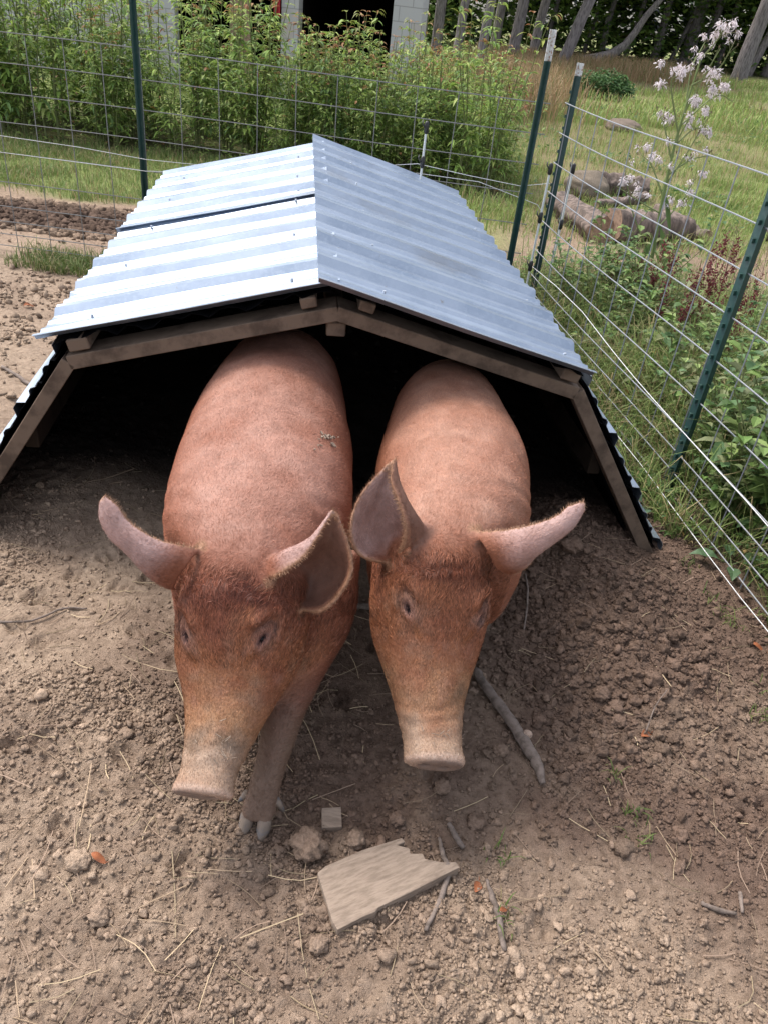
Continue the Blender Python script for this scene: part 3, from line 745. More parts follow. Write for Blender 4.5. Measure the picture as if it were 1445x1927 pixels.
pigL = dict(spine=spineL, skin=(.235, .090, .054), pale=(.36, .20, .155), dark=(.115, .034, .021), low=(.13, .030, .020), hairtint=(1.10, 1.04, .98), mud=(.350, .035, .55), slen=.416, nhair=330000,
    tubes=[([(-.145, 1.33, .42), (-.125, 1.25, .31), (-.140, 1.165, .235), (-.158, 1.085, .165), (-.166, 1.02, .10), (-.174, .980, .062)], [.11, .090, .060, .044, .034, .033]),
           ([(-.172, .985, .070), (-.162, .958, .045), (-.161, .938, .022)], [.026, .020, .0155]), ([(-.172, .985, .070), (-.194, .958, .045), (-.197, .938, .022)], [.026, .020, .0155]),
           ([(-.36, 1.38, .42), (-.37, 1.32, .31), (-.37, 1.28, .22), (-.355, 1.26, .13), (-.345, 1.22, .06), (-.345, 1.20, .025)], [.10, .08, .055, .036, .033, .03]),
           ([(-.43, 2.15, .34), (-.43, 2.06, .27), (-.44, 2.20, .17), (-.47, 2.18, .08), (-.47, 2.14, .03)], [.13, .10, .045, .034, .032]),
           ([(-.29, 2.18, .36), (-.28, 2.10, .27), (-.27, 2.24, .17), (-.27, 2.22, .08), (-.27, 2.18, .03)], [.13, .10, .045, .034, .032])],
    blobs=[((-.17, 1.38, .36), (.10, .17, .17)), ((-.37, 1.40, .36), (.10, .17, .17)), ((-.27, 1.30, .30), (.13, .12, .13)),
           (Vector(hpL) + f_ * .115 - u_ * .13 + s_v * .062, (.068, .085, .09)), (Vector(hpL) + f_ * .115 - u_ * .13 - s_v * .062, (.068, .085, .09))],
    ears=[[[(378, 1032, 1.455), (354, 1064, 1.435), (330, 1100, 1.465), (334, 1112, 1.50)], [(311, 1019, 1.42), (300, 1045, 1.405), (277, 1074, 1.42), (300, 1098, 1.47)],
           [(272, 1001, 1.405), (258, 1020, 1.392), (240, 1038, 1.405), (265, 1052, 1.45)], [(240, 976, 1.395), (226, 992, 1.388), (208, 1010, 1.395), (232, 1016, 1.425)],
           [(224, 952, 1.39), (208, 965, 1.383), (190, 976, 1.39), (210, 984, 1.405)], [(198, 930, 1.385), (193, 934, 1.385), (189, 941, 1.385), (193, 942, 1.39)]],
          [[(512, 1092, 1.42), (500, 1060, 1.45), (530, 1085, 1.52), (552, 1125, 1.51), (566, 1150, 1.47)], [(542, 1074, 1.395), (535, 1038, 1.425), (560, 1080, 1.505), (595, 1125, 1.495), (603, 1152, 1.43)],
           [(573, 1050, 1.39), (568, 1025, 1.415), (590, 1065, 1.495), (628, 1103, 1.48), (637, 1124, 1.42)], [(592, 1024, 1.395), (590, 1011, 1.412), (612, 1045, 1.478), (648, 1072, 1.46), (662, 1076, 1.415)],
           [(609, 995, 1.40), (607, 989, 1.41), (622, 1010, 1.44), (645, 1026, 1.43), (657, 1024, 1.415)], [(627, 961, 1.41), (628, 957, 1.41), (630, 961, 1.415), (633, 964, 1.412), (635, 967, 1.41)]]],
    ear_in=(-1, -1), eyes=[(352, 1202), (495, 1205)],
    hooves=[((FL[0], FL[1], .0), (-.12, -1, 0)), ((-.345, 1.175, 0), (0, -1, 0)), ((-.47, 2.12, 0), (0, -1, 0)), ((-.27, 2.16, 0), (0, -1, 0))],
    head=dict(poll=hpL, f=f_, up=u_, side=s_v), specks=[(612, 828, 16, (12, 9, .008, .003), M_board, 'dried_mud'), (415, 1415, 14, (28, 22, .009, .0011), M_board, 'straw_bit')])
# ---- pig nearer the right
pitR, rolR, yawR = radians(47), radians(-13), radians(4)
hpR = (.146, 1.255, .545)
hst, f_, u_, s_v = head_stations(hpR, pitR, rolR, yawR, .98)
spineR = [(.160, 2.30, .44, 0, 0, .03, .07, .5, 2, 0), (.160, 2.28, .49, 0, 0, .09, .18, .5, 2, 0), (.148, 2.22, .54, 0, 0, .125, .28, .5, 2.1, 0),
          (.150, 2.10, .575, 0, 0, .158, .36, .5, 2.15, 0), (.157, 1.92, .592, 0, 0, .183, .40, .5, 2.15, 0), (.166, 1.74, .595, 0, 0, .200, .415, .5, 2.15, 0),
          (.164, 1.58, .59, 0, 0, .190, .41, .48, 2.15, 0), (.158, 1.45, .587, radians(4), 0, .172, .395, .46, 2.15, 0), (.153, 1.36, .582, radians(18), 0, .152, .37, .44, 2.15, 0),
          (.149, 1.285, .562, radians(38), rolR * .5, .134, .32, .42, 2.2, 0)] + hst
pigR = dict(spine=spineR, skin=(.265, .107, .063), pale=(.37, .21, .155), dark=(.13, .042, .022), low=(.14, .035, .022), hairtint=(1.10, 1.04, .96), mud=(.30, .045, .7), slen=.416, nhair=300000,
    tubes=[([(.07, 1.48, .42), (.07, 1.43, .30), (.10, 1.43, .21), (.125, 1.42, .12), (.135, 1.39, .06), (.14, 1.36, .025)], [.115, .088, .052, .034, .033, .028]),
           ([(.24, 1.48, .42), (.235, 1.42, .30), (.215, 1.44, .21), (.205, 1.43, .12), (.195, 1.41, .06), (.19, 1.39, .025)], [.10, .08, .050, .034, .033, .028]),
           ([(.09, 2.10, .36), (.08, 2.02, .26), (.06, 2.15, .17), (.06, 2.13, .08), (.06, 2.10, .03)], [.12, .09, .045, .034, .032]),
           ([(.24, 2.10, .36), (.25, 2.02, .26), (.26, 2.15, .17), (.26, 2.13, .08), (.26, 2.10, .03)], [.12, .09, .045, .034, .032])],
    blobs=[((.07, 1.50, .36), (.09, .15, .16)), ((.25, 1.50, .36), (.09, .15, .16)), ((.16, 1.42, .30), (.11, .11, .12)),
           (Vector(hpR) + f_ * .115 - u_ * .13 + s_v * .060, (.066, .085, .088)), (Vector(hpR) + f_ * .115 - u_ * .13 - s_v * .060, (.066, .085, .088))],
    ears=[[[(749, 1044, 1.52), (806, 1002, 1.545), (765, 1032, 1.60), (748, 1050, 1.60), (730, 1062, 1.56)], [(760, 1004, 1.495), (786, 975, 1.525), (738, 1008, 1.585), (702, 1040, 1.565), (684, 1050, 1.52)],
           [(756, 974, 1.49), (769, 950, 1.512), (724, 983, 1.57), (682, 1012, 1.55), (662, 1022, 1.51)], [(744, 937, 1.49), (756, 924, 1.507), (717, 953, 1.555), (683, 972, 1.537), (661, 973, 1.505)],
           [(733, 904, 1.495), (748, 897, 1.503), (722, 913, 1.53), (702, 926, 1.522), (683, 923, 1.505)], [(740, 864, 1.50), (743, 859, 1.50), (738, 866, 1.503), (733, 870, 1.502), (728, 875, 1.50)]],
          [[(890, 1000, 1.56), (912, 1032, 1.535), (936, 1072, 1.56), (965, 1080, 1.60)], [(953, 996, 1.525), (960, 1025, 1.508), (968, 1058, 1.52), (990, 1066, 1.57)],
           [(1007, 985, 1.515), (1012, 1008, 1.502), (1016, 1034, 1.512), (1008, 1042, 1.555)], [(1047, 970, 1.508), (1050, 990, 1.498), (1052, 1011, 1.508), (1040, 1012, 1.54)],
           [(1066, 953, 1.505), (1074, 970, 1.498), (1080, 987, 1.505), (1072, 986, 1.525)], [(1098, 942, 1.50), (1101, 946, 1.50), (1101, 952, 1.50), (1099, 951, 1.505)]]],
    ear_in=(-1, 1), eyes=[(770, 1150), (903, 1166)],
    hooves=[((.14, 1.345, 0), (0, -1, 0)), ((.19, 1.37, 0), (0, -1, 0)), ((.06, 2.08, 0), (0, -1, 0)), ((.26, 2.08, 0), (0, -1, 0))],
    head=dict(poll=hpR, f=f_, up=u_, side=s_v), specks=[(835, 1395, 10, (22, 14, .008, .001), M_board, 'straw_bit')])
import os
PIGS = not os.environ.get('NOPIG')
if PIGS:
    make_pig(pigL, 'larger red-brown pig with its foreleg and muddy snout forward, left of the other pig', 5)
    make_pig(pigR, 'smaller orange-red pig with wide-spread ears, beside the leafy wire fence side of the shelter', 6)
# ------------------------------------------------------------------ fences
def t_post(parent, x, y, H, face, wtop, col=None, studs=True, sink=.1):
    """steel T-post; face = direction the studs point to"""
    f = Vector(face).normalized(); s = Vector((-f.y, f.x, 0)); base = Vector((x, y, -sink)); mb = MB()
    z0, z1 = base.z, H - wtop
    def prism(m_, za, zb):
        prof = [(-.018, .002), (.018, .002), (.018, -.002), (.0025, -.003), (.002, -.030), (-.002, -.030), (-.0025, -.003), (-.018, -.002)]
        vs = [Vector((x, y, z)) + s * a + f * b for z in (za, zb) for a, b in prof]; n = len(prof)
        fs = [(i, (i + 1) % n, n + (i + 1) % n, n + i) for i in range(n)] + [tuple(range(n))[::-1], tuple(range(n, 2 * n))]; m_.add(vs, fs)
    prism(mb, z0, z1)
    if studs:
        z = .12
        while z < z1 - .03:
            c = Vector((x, y, z)) + f * .006; mb.box(c, (.011, .012, .014), Matrix((s, f, Vector((0, 0, 1)))).transposed()); z += .054
    o = mb.build('t_post', M_green, parent)
    mt = MB(); prism(mt, z1, H); mt.build('post_tip', M_white, o)
    return o
ROWS = (1.10, .965, .825, .685, .535, .385, .25, .17, .10, .03)
def cattle_panel(parent, A, B, mt, seed, step=.2, rows=ROWS, r0=.0025, start=0.0):
    A = Vector(A); B = Vector(B); L = (B - A).length; d = (B - A) / L; nrm = Vector((-d.y, d.x, 0)); rd = random.Random(seed); mb = MB()
    k = max(2, int(L / .2)); ph = rd.random() * 6
    def bow(t, z): return nrm * (.012 * math.sin(2.2 * t + ph) * (z + .2)) + Vector((0, 0, .008 * math.sin(1.7 * t + ph)))
    for z in rows:
        j = rd.uniform(-.003, .003)
        mb.tube([A + d * (L * i / k) + Vector((0, 0, z + j)) + bow(L * i / k, z) for i in range(k + 1)], r0, 5)
    t = start
    while t < L:
        lean = rd.uniform(-.006, .006); kink = rd.uniform(-.006, .006)
        mb.tube([A + d * (t + lean * (z - .5) + (kink if i == 3 else 0)) + Vector((0, 0, z)) + bow(t, z) + nrm * .004 for i, z in enumerate((-.02, .25, .5, .75, rows[0] + .004))], r0 * .93, 5)
        t += step
    return mb.build('wire_mesh', mt, parent)
BA, BB = Vector((-5.2, 4.56, 0)), Vector((.56, 4.262, 0))
bf = tag(empty('wire_fence', (BB.x, BB.y, 0)), 'weathered wire panel fence crossing behind the metal shelter in front of the tall weeds', 'fence')
def rel(o, root):
    o.location = Vector(o.location) - Vector(root.location)
rel(cattle_panel(bf, BA, BB, M_wire_old, 3, start=.12), bf)
rel(t_post(bf, -1.50, 4.36, 1.50, (.2, 1, 0), .04, studs=False), bf)
q = AY(1045, 56, 4.19); rel(t_post(bf, q.x - .01, 4.19, q.z, (.6, .8, 0), .125, studs=False), bf)
rel(t_post(bf, -4.3, 4.45, 1.40, (0, 1, 0), .04, studs=False), bf)
sf = tag(empty('wire_fence', (FB.x, FB.y, 0)), 'shiny galvanised wire panel fence with green steel posts, between shelter and tall grass', 'fence')
dF = (FB - FA).normalized()
rel(cattle_panel(sf, FA - dF * .03, FA + dF * 4.4, M_wire, 5, start=.07), sf)
q = AY(1087, 118, 4.38); rel(t_post(sf, q.x, 4.38, q.z, (-.9, .3, 0), .055), sf)
q = AY(1355, 600, 2.50); rel(t_post(sf, q.x + .018, 2.50, 1.33, (-.95, -.3, 0), .04), sf)
def FPl(x, y, off=.05):
    """point on the side fence's vertical plane, off metres inside the pen"""
    n = dF.cross(Vector((0, 0, 1))); p0 = FA - Vector((1, 0, 0)) * off; d = ray(x, y); t = (p0 - Vector((0, 0, CAMH))).dot(n) / d.dot(n)
    return Vector((0, 0, CAMH)) + d * t
def strand(name, pts, label, r=.0016, m_=None):
    mb = MB(); mb.tube(pts, r, 5); return tag(mb.build(name, m_ or M_strand), label, 'wire')
strand('electric_wire', [FPl(995, 497)] + [FPl(*p) for p in ((1045, 538), (1095, 587), (1150, 658), (1190, 707), (1230, 753), (1288, 817), (1343, 878), (1401, 940), (1445, 991), (1500, 1052), (1560, 1125))], 'upper thin white electric wire strung inside the shiny side fence')
strand('electric_wire', [FPl(1000, 560, .07)] + [FPl(*p, .07) for p in ((1050, 650), (1112, 757), (1150, 806), (1208, 878), (1256, 943), (1330, 1043), (1391, 1123), (1436, 1178), (1500, 1262), (1560, 1340))], 'lower thin white electric wire, the one nearest the soil beside the side fence')
strand('electric_wire', [AY(-200, 222, 4.2), AY(0, 255, 4.2), AY(150, 277, 4.2), AY(275, 300, 4.2), AY(450, 318, 4.2), AY(620, 318, 4.2), AY(785, 308, 4.2), AY(880, 330, 4.2), AY(978, 350, 4.2), AY(1034, 345, 4.22)], 'upper thin electric strand along the weathered back fence, clipped to the white rod', r=.0016)
strand('electric_wire', [AY(-200, 265, 4.22), AY(0, 286, 4.22), AY(275, 322, 4.22), AY(560, 330, 4.22), AY(785, 326, 4.22), AY(900, 342, 4.22), AY(1010, 385, 4.22), AY(1020, 400, 4.25)], 'lower thin electric strand along the weathered back fence', r=.0016)
def rod(top, y, label, clips, low=0):
    p = AY(*top, y); t = tag(empty('fence_rod', (p.x, y, 0)), label, 'fence rod')
    mb = MB(); mb.tube([(0, 0, -.06), (0, 0, p.z)], .0055, 8); mb.build('rod', M_rod, t)
    for c in clips:
        z = AY(top[0], c, y).z; mb = MB(); mb.tube([(0, 0, z - .028), (0, 0, z - .02), (0, 0, z + .02), (0, 0, z + .028)], [.007, .012, .011, .005], 8)
        mb.tube([(0, 0, z), (-.012, -.014, z + .004), (-.022, -.012, z + .018), (-.02, 0, z + .03)], .0035, 6); mb.build('insulator', M_plastic, t, True)
rod((803, 234), 4.15, 'white rod with a black clip standing alone before the back fence', [240, 306])
rod((1036, 312), 4.22, 'white rod with black clips on the pen side of the corner posts', [318, 412, 505])
rod((1079, 312), 4.5, 'white rod with black clips on the field side of the corner post', [318, 425])
# ------------------------------------------------------------------ grass and undergrowth
def blades(name, P, Hh, Wd, col, lean, seed, mt=None, label_kind='stuff'):
    rg = np.random.default_rng(seed); n = len(P); a = rg.random(n) * 2 * pi; dr = np.stack([np.cos(a), np.sin(a), 0 * a], 1); sd = np.stack([-np.sin(a), np.cos(a), 0 * a], 1)
    ln = (rg.random(n) * lean + .05)[:, None]; Hh = Hh[:, None]; W = Wd[:, None] * .5; up = np.array([[0, 0, 1.]])
    m1 = P + up * Hh * .45 + dr * Hh * ln * .25; m2 = P + up * Hh * .8 + dr * Hh * ln * .65; tp = P + up * Hh * (1 - .25 * ln) + dr * Hh * ln * 1.15
    V = np.stack([P - sd * W, P + sd * W, m1 - sd * W * .9, m1 + sd * W * .9, m2 - sd * W * .6, m2 + sd * W * .6, tp], 1).reshape(-1, 3)
    b = np.arange(n)[:, None] * 7; F = np.concatenate([b + np.array([[i, j, k]]) for i, j, k in ((0, 1, 3), (0, 3, 2), (2, 3, 5), (2, 5, 4), (4, 5, 6))])
    return link(name, mesh_tri(name, V, F, np.repeat(col, 7, 0)), mt or M_grass)
def gcol(n, rg, a=(.075, .13, .03), b=(.16, .19, .06), dry=.1, dryc=(.34, .27, .14)):
    t = rg.random((n, 1)); c = np.array(a) * (1 - t) + np.array(b) * t; d = rg.random(n) < dry; c[d] = np.array(dryc) * rg.uniform(.7, 1.2, (d.sum(), 1)); return c
def scatter(n, x0, x1, y0, y1, mask, rg):
    P = []; got = 0
    while got < n:
        x = rg.uniform(x0, x1, n); y = rg.uniform(y0, y1, n); k = rg.random(n) < mask(x, y); P.append(np.stack([x[k], y[k]], 1)); got += k.sum()
        if len(P) > 60: break
    P = np.vstack(P)[:n]; return np.column_stack([P, hgt(P[:, 0], P[:, 1])])
rg = np.random.default_rng(21)
P_ = scatter(42000, -6, .6, 5.7, 7.9, lambda x, y: sstep(5.75, 6.05, y + .35 * fbm2(x, y, 2, 2)) * (.35 + .65 * sstep(-.2, .2, fbm2(x, y, 2.2, 2))) * (1 - sstep(.1, .6, x)), rg)
tag(blades('grass', P_, rg.uniform(.03, .09, len(P_)), rg.uniform(.003, .006, len(P_)), gcol(len(P_), rg, (.11, .18, .045), (.22, .27, .09), dry=.25), .9, 1), kind='stuff')
def fieldmask(x, y):
    g = sstep(-.15, .35, fbm2(x, y, .45, 4, .6, 1) + .24 - .42 * np.exp(-((x - 1.3 - .13 * (y - 6)) / .55) ** 2) * (1 - sstep(13, 17, y))); return sstep(5.9, 7.2, y) * np.maximum(g, .22) * (.25 + .75 * sstep(-.15, .15, fbm2(x, y, 1.7, 2)))
P_ = scatter(70000, .3, 11, 5.8, 17, lambda x, y: fieldmask(x, y) * (x < .85 * y), rg)
tag(blades('grass', P_, rg.uniform(.04, .17, len(P_)), rg.uniform(.004, .008, len(P_)), gcol(len(P_), rg, (.14, .23, .06), (.32, .37, .12), dry=.2), .9, 2), kind='stuff')
P_ = scatter(30000, 2, 26, 14, 34, lambda x, y: sstep(-.2, .3, fbm2(x, y, .45, 4, .6, 1) + .1) * (x < y * .85), rg)
tag(blades('grass', P_, rg.uniform(.08, .26, len(P_)), rg.uniform(.012, .025, len(P_)), gcol(len(P_), rg, (.17, .26, .07), (.36, .42, .14), dry=.2), .9, 3), kind='stuff')
def outside(x, y):
    ax_ = (x - SHX.x) * SE.x + (y - SHX.y) * SE.y; at_ = (x - SHX.x) * SK.x + (y - SHX.y) * SK.y
    return 1 - (ax_ < 1.17) * (at_ > -.12) * (at_ < 2.25)
def sidem(x, y): return outside(x, y) * sstep(-.05, .10, x - fence_x(y) + .30 * sstep(2.05, 2.35, y) + .07 * fbm2(x, y, 3, 2) - .03) * (1 - sstep(1.0, 1.9, x - fence_x(y))) * (1 - sstep(4.5, 5.2, y)) * (.3 + .7 * sstep(-.3, .1, fbm2(x, y, 3.5, 2, .5, 2)))
P_ = scatter(36000, .6, 3.2, .9, 5.2, sidem, rg); dd = P_[:, 0] - fence_x(P_[:, 1])
tag(blades('grass', P_, rg.uniform(.08, .46, len(P_)) * (.35 + .55 * sstep(-.05, .25, dd)) * np.where(P_[:, 1] < 2.2, .75, 1), rg.uniform(.0025, .0055, len(P_)), gcol(len(P_), rg, (.10, .17, .04), (.27, .32, .11), dry=.26), 1.3, 4), kind='stuff')
P_ = scatter(1500, -2.25, -1.45, 4.15, 4.5, lambda x, y: np.exp(-((x + 1.95) / .28) ** 2), rg)
tag(blades('grass', P_, rg.uniform(.03, .09, len(P_)), rg.uniform(.003, .005, len(P_)), gcol(len(P_), rg), 1.2, 5), kind='stuff')
# sparse sprigs on the bare soil of the pen
sp = [G(*p) for p in ((1290, 1070), (1335, 1135), (1355, 1160), (1425, 1345), (1445, 1300), (1160, 1455), (1210, 1580), (945, 1610), (955, 1728), (1440, 1350), (1190, 1530), (1260, 1010), (1380, 1180))]
PP = []
for c in sp:
    k = 14; PP.append(np.column_stack([rg.normal(c.x, .014, k), rg.normal(c.y, .014, k), np.zeros(k)]))
PP = np.vstack(PP); PP[:, 2] = hgt(PP[:, 0], PP[:, 1])
tag(blades('grass', PP, rg.uniform(.012, .035, len(PP)), rg.uniform(.002, .004, len(PP)), gcol(len(PP), rg, dry=.05), 1.6, 6), kind='stuff')
# tall dry grass before the wood
P_ = scatter(15000, .3, 14, 12, 36, lambda x, y: np.clip(np.exp(-((x - .098 * y) / (.045 * y)) ** 2) * sstep(13, 16, y) + .7 * sstep(27, 31, y) * sstep(2, 3, x) * (1 - sstep(7.5, 10, x)), 0, 1) * (.3 + .7 * sstep(-.25, .15, fbm2(x, y, .7, 2))), rg)
tag(blades('dry_grass', P_, rg.uniform(.25, .7, len(P_)), rg.uniform(.008, .018, len(P_)), gcol(len(P_), rg, (.30, .19, .11), (.42, .30, .17), dry=.2, dryc=(.16, .19, .07)), .6, 7), kind='stuff')
def leafscatter(name, P, L, W, col, seed):
    rg = np.random.default_rng(seed); n = len(P); a = rg.random(n) * 2 * pi; el = rg.uniform(-.5, .6, n)
    d = np.stack([np.cos(a) * np.cos(el), np.sin(a) * np.cos(el), np.sin(el)], 1); s_ = np.stack([-np.sin(a), np.cos(a), rg.normal(0, .35, n)], 1); nn = np.cross(d, s_)
    L = L[:, None]; W = W[:, None]
    V = np.stack([P, P + d * L * .45 - s_ * W * .5 + nn * W * .12, P + d * L * .5, P + d * L * .45 + s_ * W * .5 + nn * W * .12, P + d * L + nn * -L * .12], 1).reshape(-1, 3)
    b = np.arange(n)[:, None] * 5; F = np.concatenate([b + np.array([[i, j, k]]) for i, j, k in ((0, 2, 1), (0, 3, 2), (1, 2, 4), (2, 3, 4))])
    return link(name, mesh_tri(name, V, F, np.repeat(col, 5, 0)), M_leaf)
P_ = scatter(15000, .6, 3.2, .9, 5.2, sidem, rg); dd = P_[:, 0] - fence_x(P_[:, 1]); P_[:, 2] += rg.random(len(P_)) ** 1.4 * .27 * (.25 + .75 * sstep(0, .3, dd)) + .008
tag(leafscatter('undergrowth', P_, rg.uniform(.018, .05, len(P_)), rg.uniform(.009, .022, len(P_)), gcol(len(P_), rg, (.05, .11, .03), (.15, .22, .06), dry=.06, dryc=(.30, .20, .07)), 8), kind='stuff')
P_ = scatter(9000, .8, 14, 6.5, 22, lambda x, y: fieldmask(x, y) * sstep(.05, .3, fbm2(x, y, 1.1, 2, .5, 3)), rg); P_[:, 2] += rg.random(len(P_)) * .12
tag(leafscatter('undergrowth', P_, rg.uniform(.04, .09, len(P_)), rg.uniform(.02, .05, len(P_)), gcol(len(P_), rg, (.05, .12, .04), (.13, .20, .06), dry=.05), 9), kind='stuff')
P_ = scatter(16000, -5.5, 1.1, 7.75, 9.9, lambda x, y: 1 - sstep(.7, 1.1, x), rg); P_[:, 2] += rg.random(len(P_)) ** 1.3 * .8
tag(leafscatter('undergrowth', P_, rg.uniform(.04, .085, len(P_)), rg.uniform(.014, .03, len(P_)), gcol(len(P_), rg, (.14, .22, .055), (.30, .38, .10), dry=.08, dryc=(.30, .16, .07)), 10), kind='stuff')
# ------------------------------------------------------------------ plants
def leafcol(r, kinds):
    c = r.choice(kinds); k = r.uniform(.75, 1.25); return tuple(a * k for a in c)
GK = [(.09, .17, .045), (.13, .22, .055), (.18, .27, .075), (.10, .18, .07), (.24, .32, .10)]
def leafy_plant(name, H, nst, seed, L=.085, W=.022, gap=.035, kinds=GK, tipkinds=None, spread=.10, droop=.55, branch=.16, lean=.08):
    """upright weed: stems, short side branches, lance-shaped leaves"""
    r = random.Random(seed); root = empty(name); st = MB(); lf = MB()
    for i in range(nst):
        a = r.random() * 2 * pi; b = Vector((math.cos(a), math.sin(a), 0)) * spread * r.random(); h_ = H * r.uniform(.7, 1.0)
        tip = b * 2.2 + Vector((r.gauss(0, lean), r.gauss(0, lean), h_)); pts = [b, b * 1.3 + Vector((0, 0, h_ * .35)), (b * 1.6 + tip) * .5 + Vector((0, 0, h_ * .14)), tip]
        P = [Vector(p) for p in catmull(pts, 6)]
        st.tube(P, [.0045 * H * (1 - .75 * k / len(P)) + .0008 for k in range(len(P))], 5, (.13, .15, .05))
        z = h_ * .12; k = 0
        while z < h_:
            f = z / h_; p = P[min(len(P) - 1, int(f * len(P)))]; ang = k * 2.4 + r.random() * .6
            d = Vector((math.cos(ang), math.sin(ang), .55))
            Lz = L * (1.1 - .5 * f) * r.uniform(.7, 1.25); kk = tipkinds if tipkinds and f > .8 and r.random() < .5 else kinds
            if r.random() < .45 and branch:
                bl = branch * (1.1 - .7 * f) * r.uniform(.5, 1.2); q = p + d.normalized() * bl; st.tube([p, (p + q) / 2 + Vector((0, 0, -.01)), q], [.0018, .0014, .0008], 4, (.13, .15, .05))
                for j in range(3 + int(bl / gap)):
                    t = (j + 1) / (3 + int(bl / gap)); pp = p.lerp(q, t); a2 = ang + r.choice((-1, 1)) * r.uniform(.3, 1.3)
                    lf.leaf(pp, (math.cos(a2), math.sin(a2), r.uniform(-.1, .5)), (0, 0, 1), Lz * .85, W * r.uniform(.8, 1.2), droop * r.uniform(.4, 1.3), leafcol(r, kk))
            else: lf.leaf(p, d, (0, 0, 1), Lz, W * r.uniform(.8, 1.2), droop * r.uniform(.4, 1.2), leafcol(r, kk))
            z += gap * r.uniform(.6, 1.3); k += 1
    st.build('stem', M_stem, root); lf.build('leaves', M_leaf, root)
    return root
GB = [(.20, .31, .07), (.26, .38, .09), (.34, .46, .11), (.20, .31, .11), (.42, .48, .15)]  # sunlight on the weed stand put into these brighter leaf greens
TK = [(.22, .25, .06), (.30, .13, .06), (.25, .27, .08), (.36, .20, .10)]
tall = [leafy_plant('tall_weed', 1.45, 4, 40 + i, L=.135, W=.028, gap=.036, tipkinds=TK, spread=.14, lean=.10, kinds=GB) for i in range(6)]
rr = random.Random(5); n_ = 0
def put(o, x, y, rz, s, label, group=None, cat='plant', z=None):
    o.location = (x, y, gz(x, y) if z is None else z); o.rotation_euler = (rr.gauss(0, .03), rr.gauss(0, .03), rz); o.scale = (s, s, s * rr.uniform(.94, 1.06))
    tag(o, label, cat, group)
used = [False] * 6
for i in range(108):
    x = rr.uniform(-5.2, .55) if i > 22 else rr.uniform(-.5, .8); y = rr.uniform(7.9, 9.7); s = rr.uniform(.74, 1.12)
    gap_b = -1.55 < x < .1          # lower here: the block pillars show above
    if gap_b: s *= rr.choice((.70, .76, .84, .92))
    if x < -1.6: s *= 1.15
    if x > .6: s *= .9
    k = i % 6
    if not used[k]: o = tall[k]; used[k] = True
    else: o = copy_tree(tall[k])
    put(o, x, y, rr.random() * 6.3, s, 'tall green weed in the dense leafy stand behind the back fence', 'tall weeds behind the back fence')
for px_, top_ in ((588, 40), (612, 10), (640, 28), (676, 5), (700, 35), (718, 60), (560, 60), (470, 20), (430, 5)):
    q = AY(px_, top_, 8.35); o = copy_tree(tall[px_ % 6]); put(o, q.x, 8.35, rr.random() * 6, q.z / 1.42, 'tall green weed in the dense leafy stand behind the back fence', 'tall weeds behind the back fence')
# a few stalks standing out of the stand
for (px, py, y, lab) in ((655, 20, 8.1, 'tallest feathery weed with pinkish tips before the dark wide doorway of the barn'), (850, 30, 8.3, 'tall weed with yellow and reddish top leaves at the right end of the stand')):
    p = AY(px, py, y); o = leafy_plant('tall_weed', p.z, 5, px, L=.11, W=.024, gap=.03, tipkinds=TK, spread=.12); put(o, p.x - .06, y, .3, 1.0 if px > 700 else 1.08, lab)
small = [leafy_plant('weed', .42, 3 + i % 2, 80 + i, L=(.055, .07, .085, .06, .10)[i], W=(.022, .030, .036, .020, .030)[i], gap=(.022, .026, .034, .02, .036)[i], spread=.07, branch=.08, droop=.35, kinds=GK + [(.20, .25, .10), (.24, .27, .12)]) for i in range(5)]
used = [False] * 5
for i in range(95):
    y = rr.uniform(1.25, 4.7); x = float(fence_x(y)) + .05 + abs(rr.gauss(0, .42)); k = i % 5; s = rr.uniform(.75, 1.6) * (.5 if x - float(fence_x(y)) < .15 else 1)
    if not used[k]: o = small[k]; used[k] = True
    else: o = copy_tree(small[k])
    put(o, x, y, rr.random() * 6.3, s, 'small green leafy weed among the long grass beside the shiny side fence', 'small weeds beside the side fence')
def amaranth(seed, H):
    r = random.Random(seed); root = empty('amaranth'); st = MB(); fl = MB(); lf = MB(); RC = [(.16, .025, .035), (.11, .02, .03), (.20, .05, .05)]
    st.tube([(0, 0, 0), (r.gauss(0, .01), r.gauss(0, .01), H * .5), (r.gauss(0, .03), r.gauss(0, .03), H * .97)], [.004, .003, .0015], 5, (.16, .07, .05))
    for j in range(13):
        f = r.uniform(.42, 1); a = r.random() * 6.3; p = Vector((0, 0, H * f)); d = Vector((math.cos(a) * .35, math.sin(a) * .35, 1)).normalized(); L = H * r.uniform(.13, .26) * (1.35 - .5 * f)
        if f > .95: d = Vector((0, 0, 1))
        for k in range(26):
            t = r.random(); q = p + d * L * t + Vector((r.gauss(0, .004), r.gauss(0, .004), 0)); e = Vector((r.gauss(0, 1), r.gauss(0, 1), r.gauss(.6, .8)))
            fl.leaf(q, e, (r.gauss(0, 1), r.gauss(0, 1), 1), .014 * r.uniform(.7, 1.3), .008, 0, leafcol(r, RC), k=2)
    for j in range(12):
        a = r.random() * 6.3; z = H * r.uniform(.1, .6); lf.leaf((0, 0, z), (math.cos(a), math.sin(a), .4), (0, 0, 1), .06 * r.uniform(.6, 1.2), .022, .5, leafcol(r, GK + [(.16, .10, .05)]))
    st.build('stem', M_stem, root); fl.build('flower_spike', M_leaf, root); lf.build('leaves', M_leaf, root); return root
am = [amaranth(i, .55) for i in (1, 2, 3)]
AM = [(1190, 655, .95), (1215, 700, 1.0), (1262, 690, 1.05), (1285, 705, 1.1), (1160, 640, .8), (1305, 690, 1.1), (1238, 735, .9), (1330, 760, .9), (1365, 700, .85), (1128, 620, .7)]
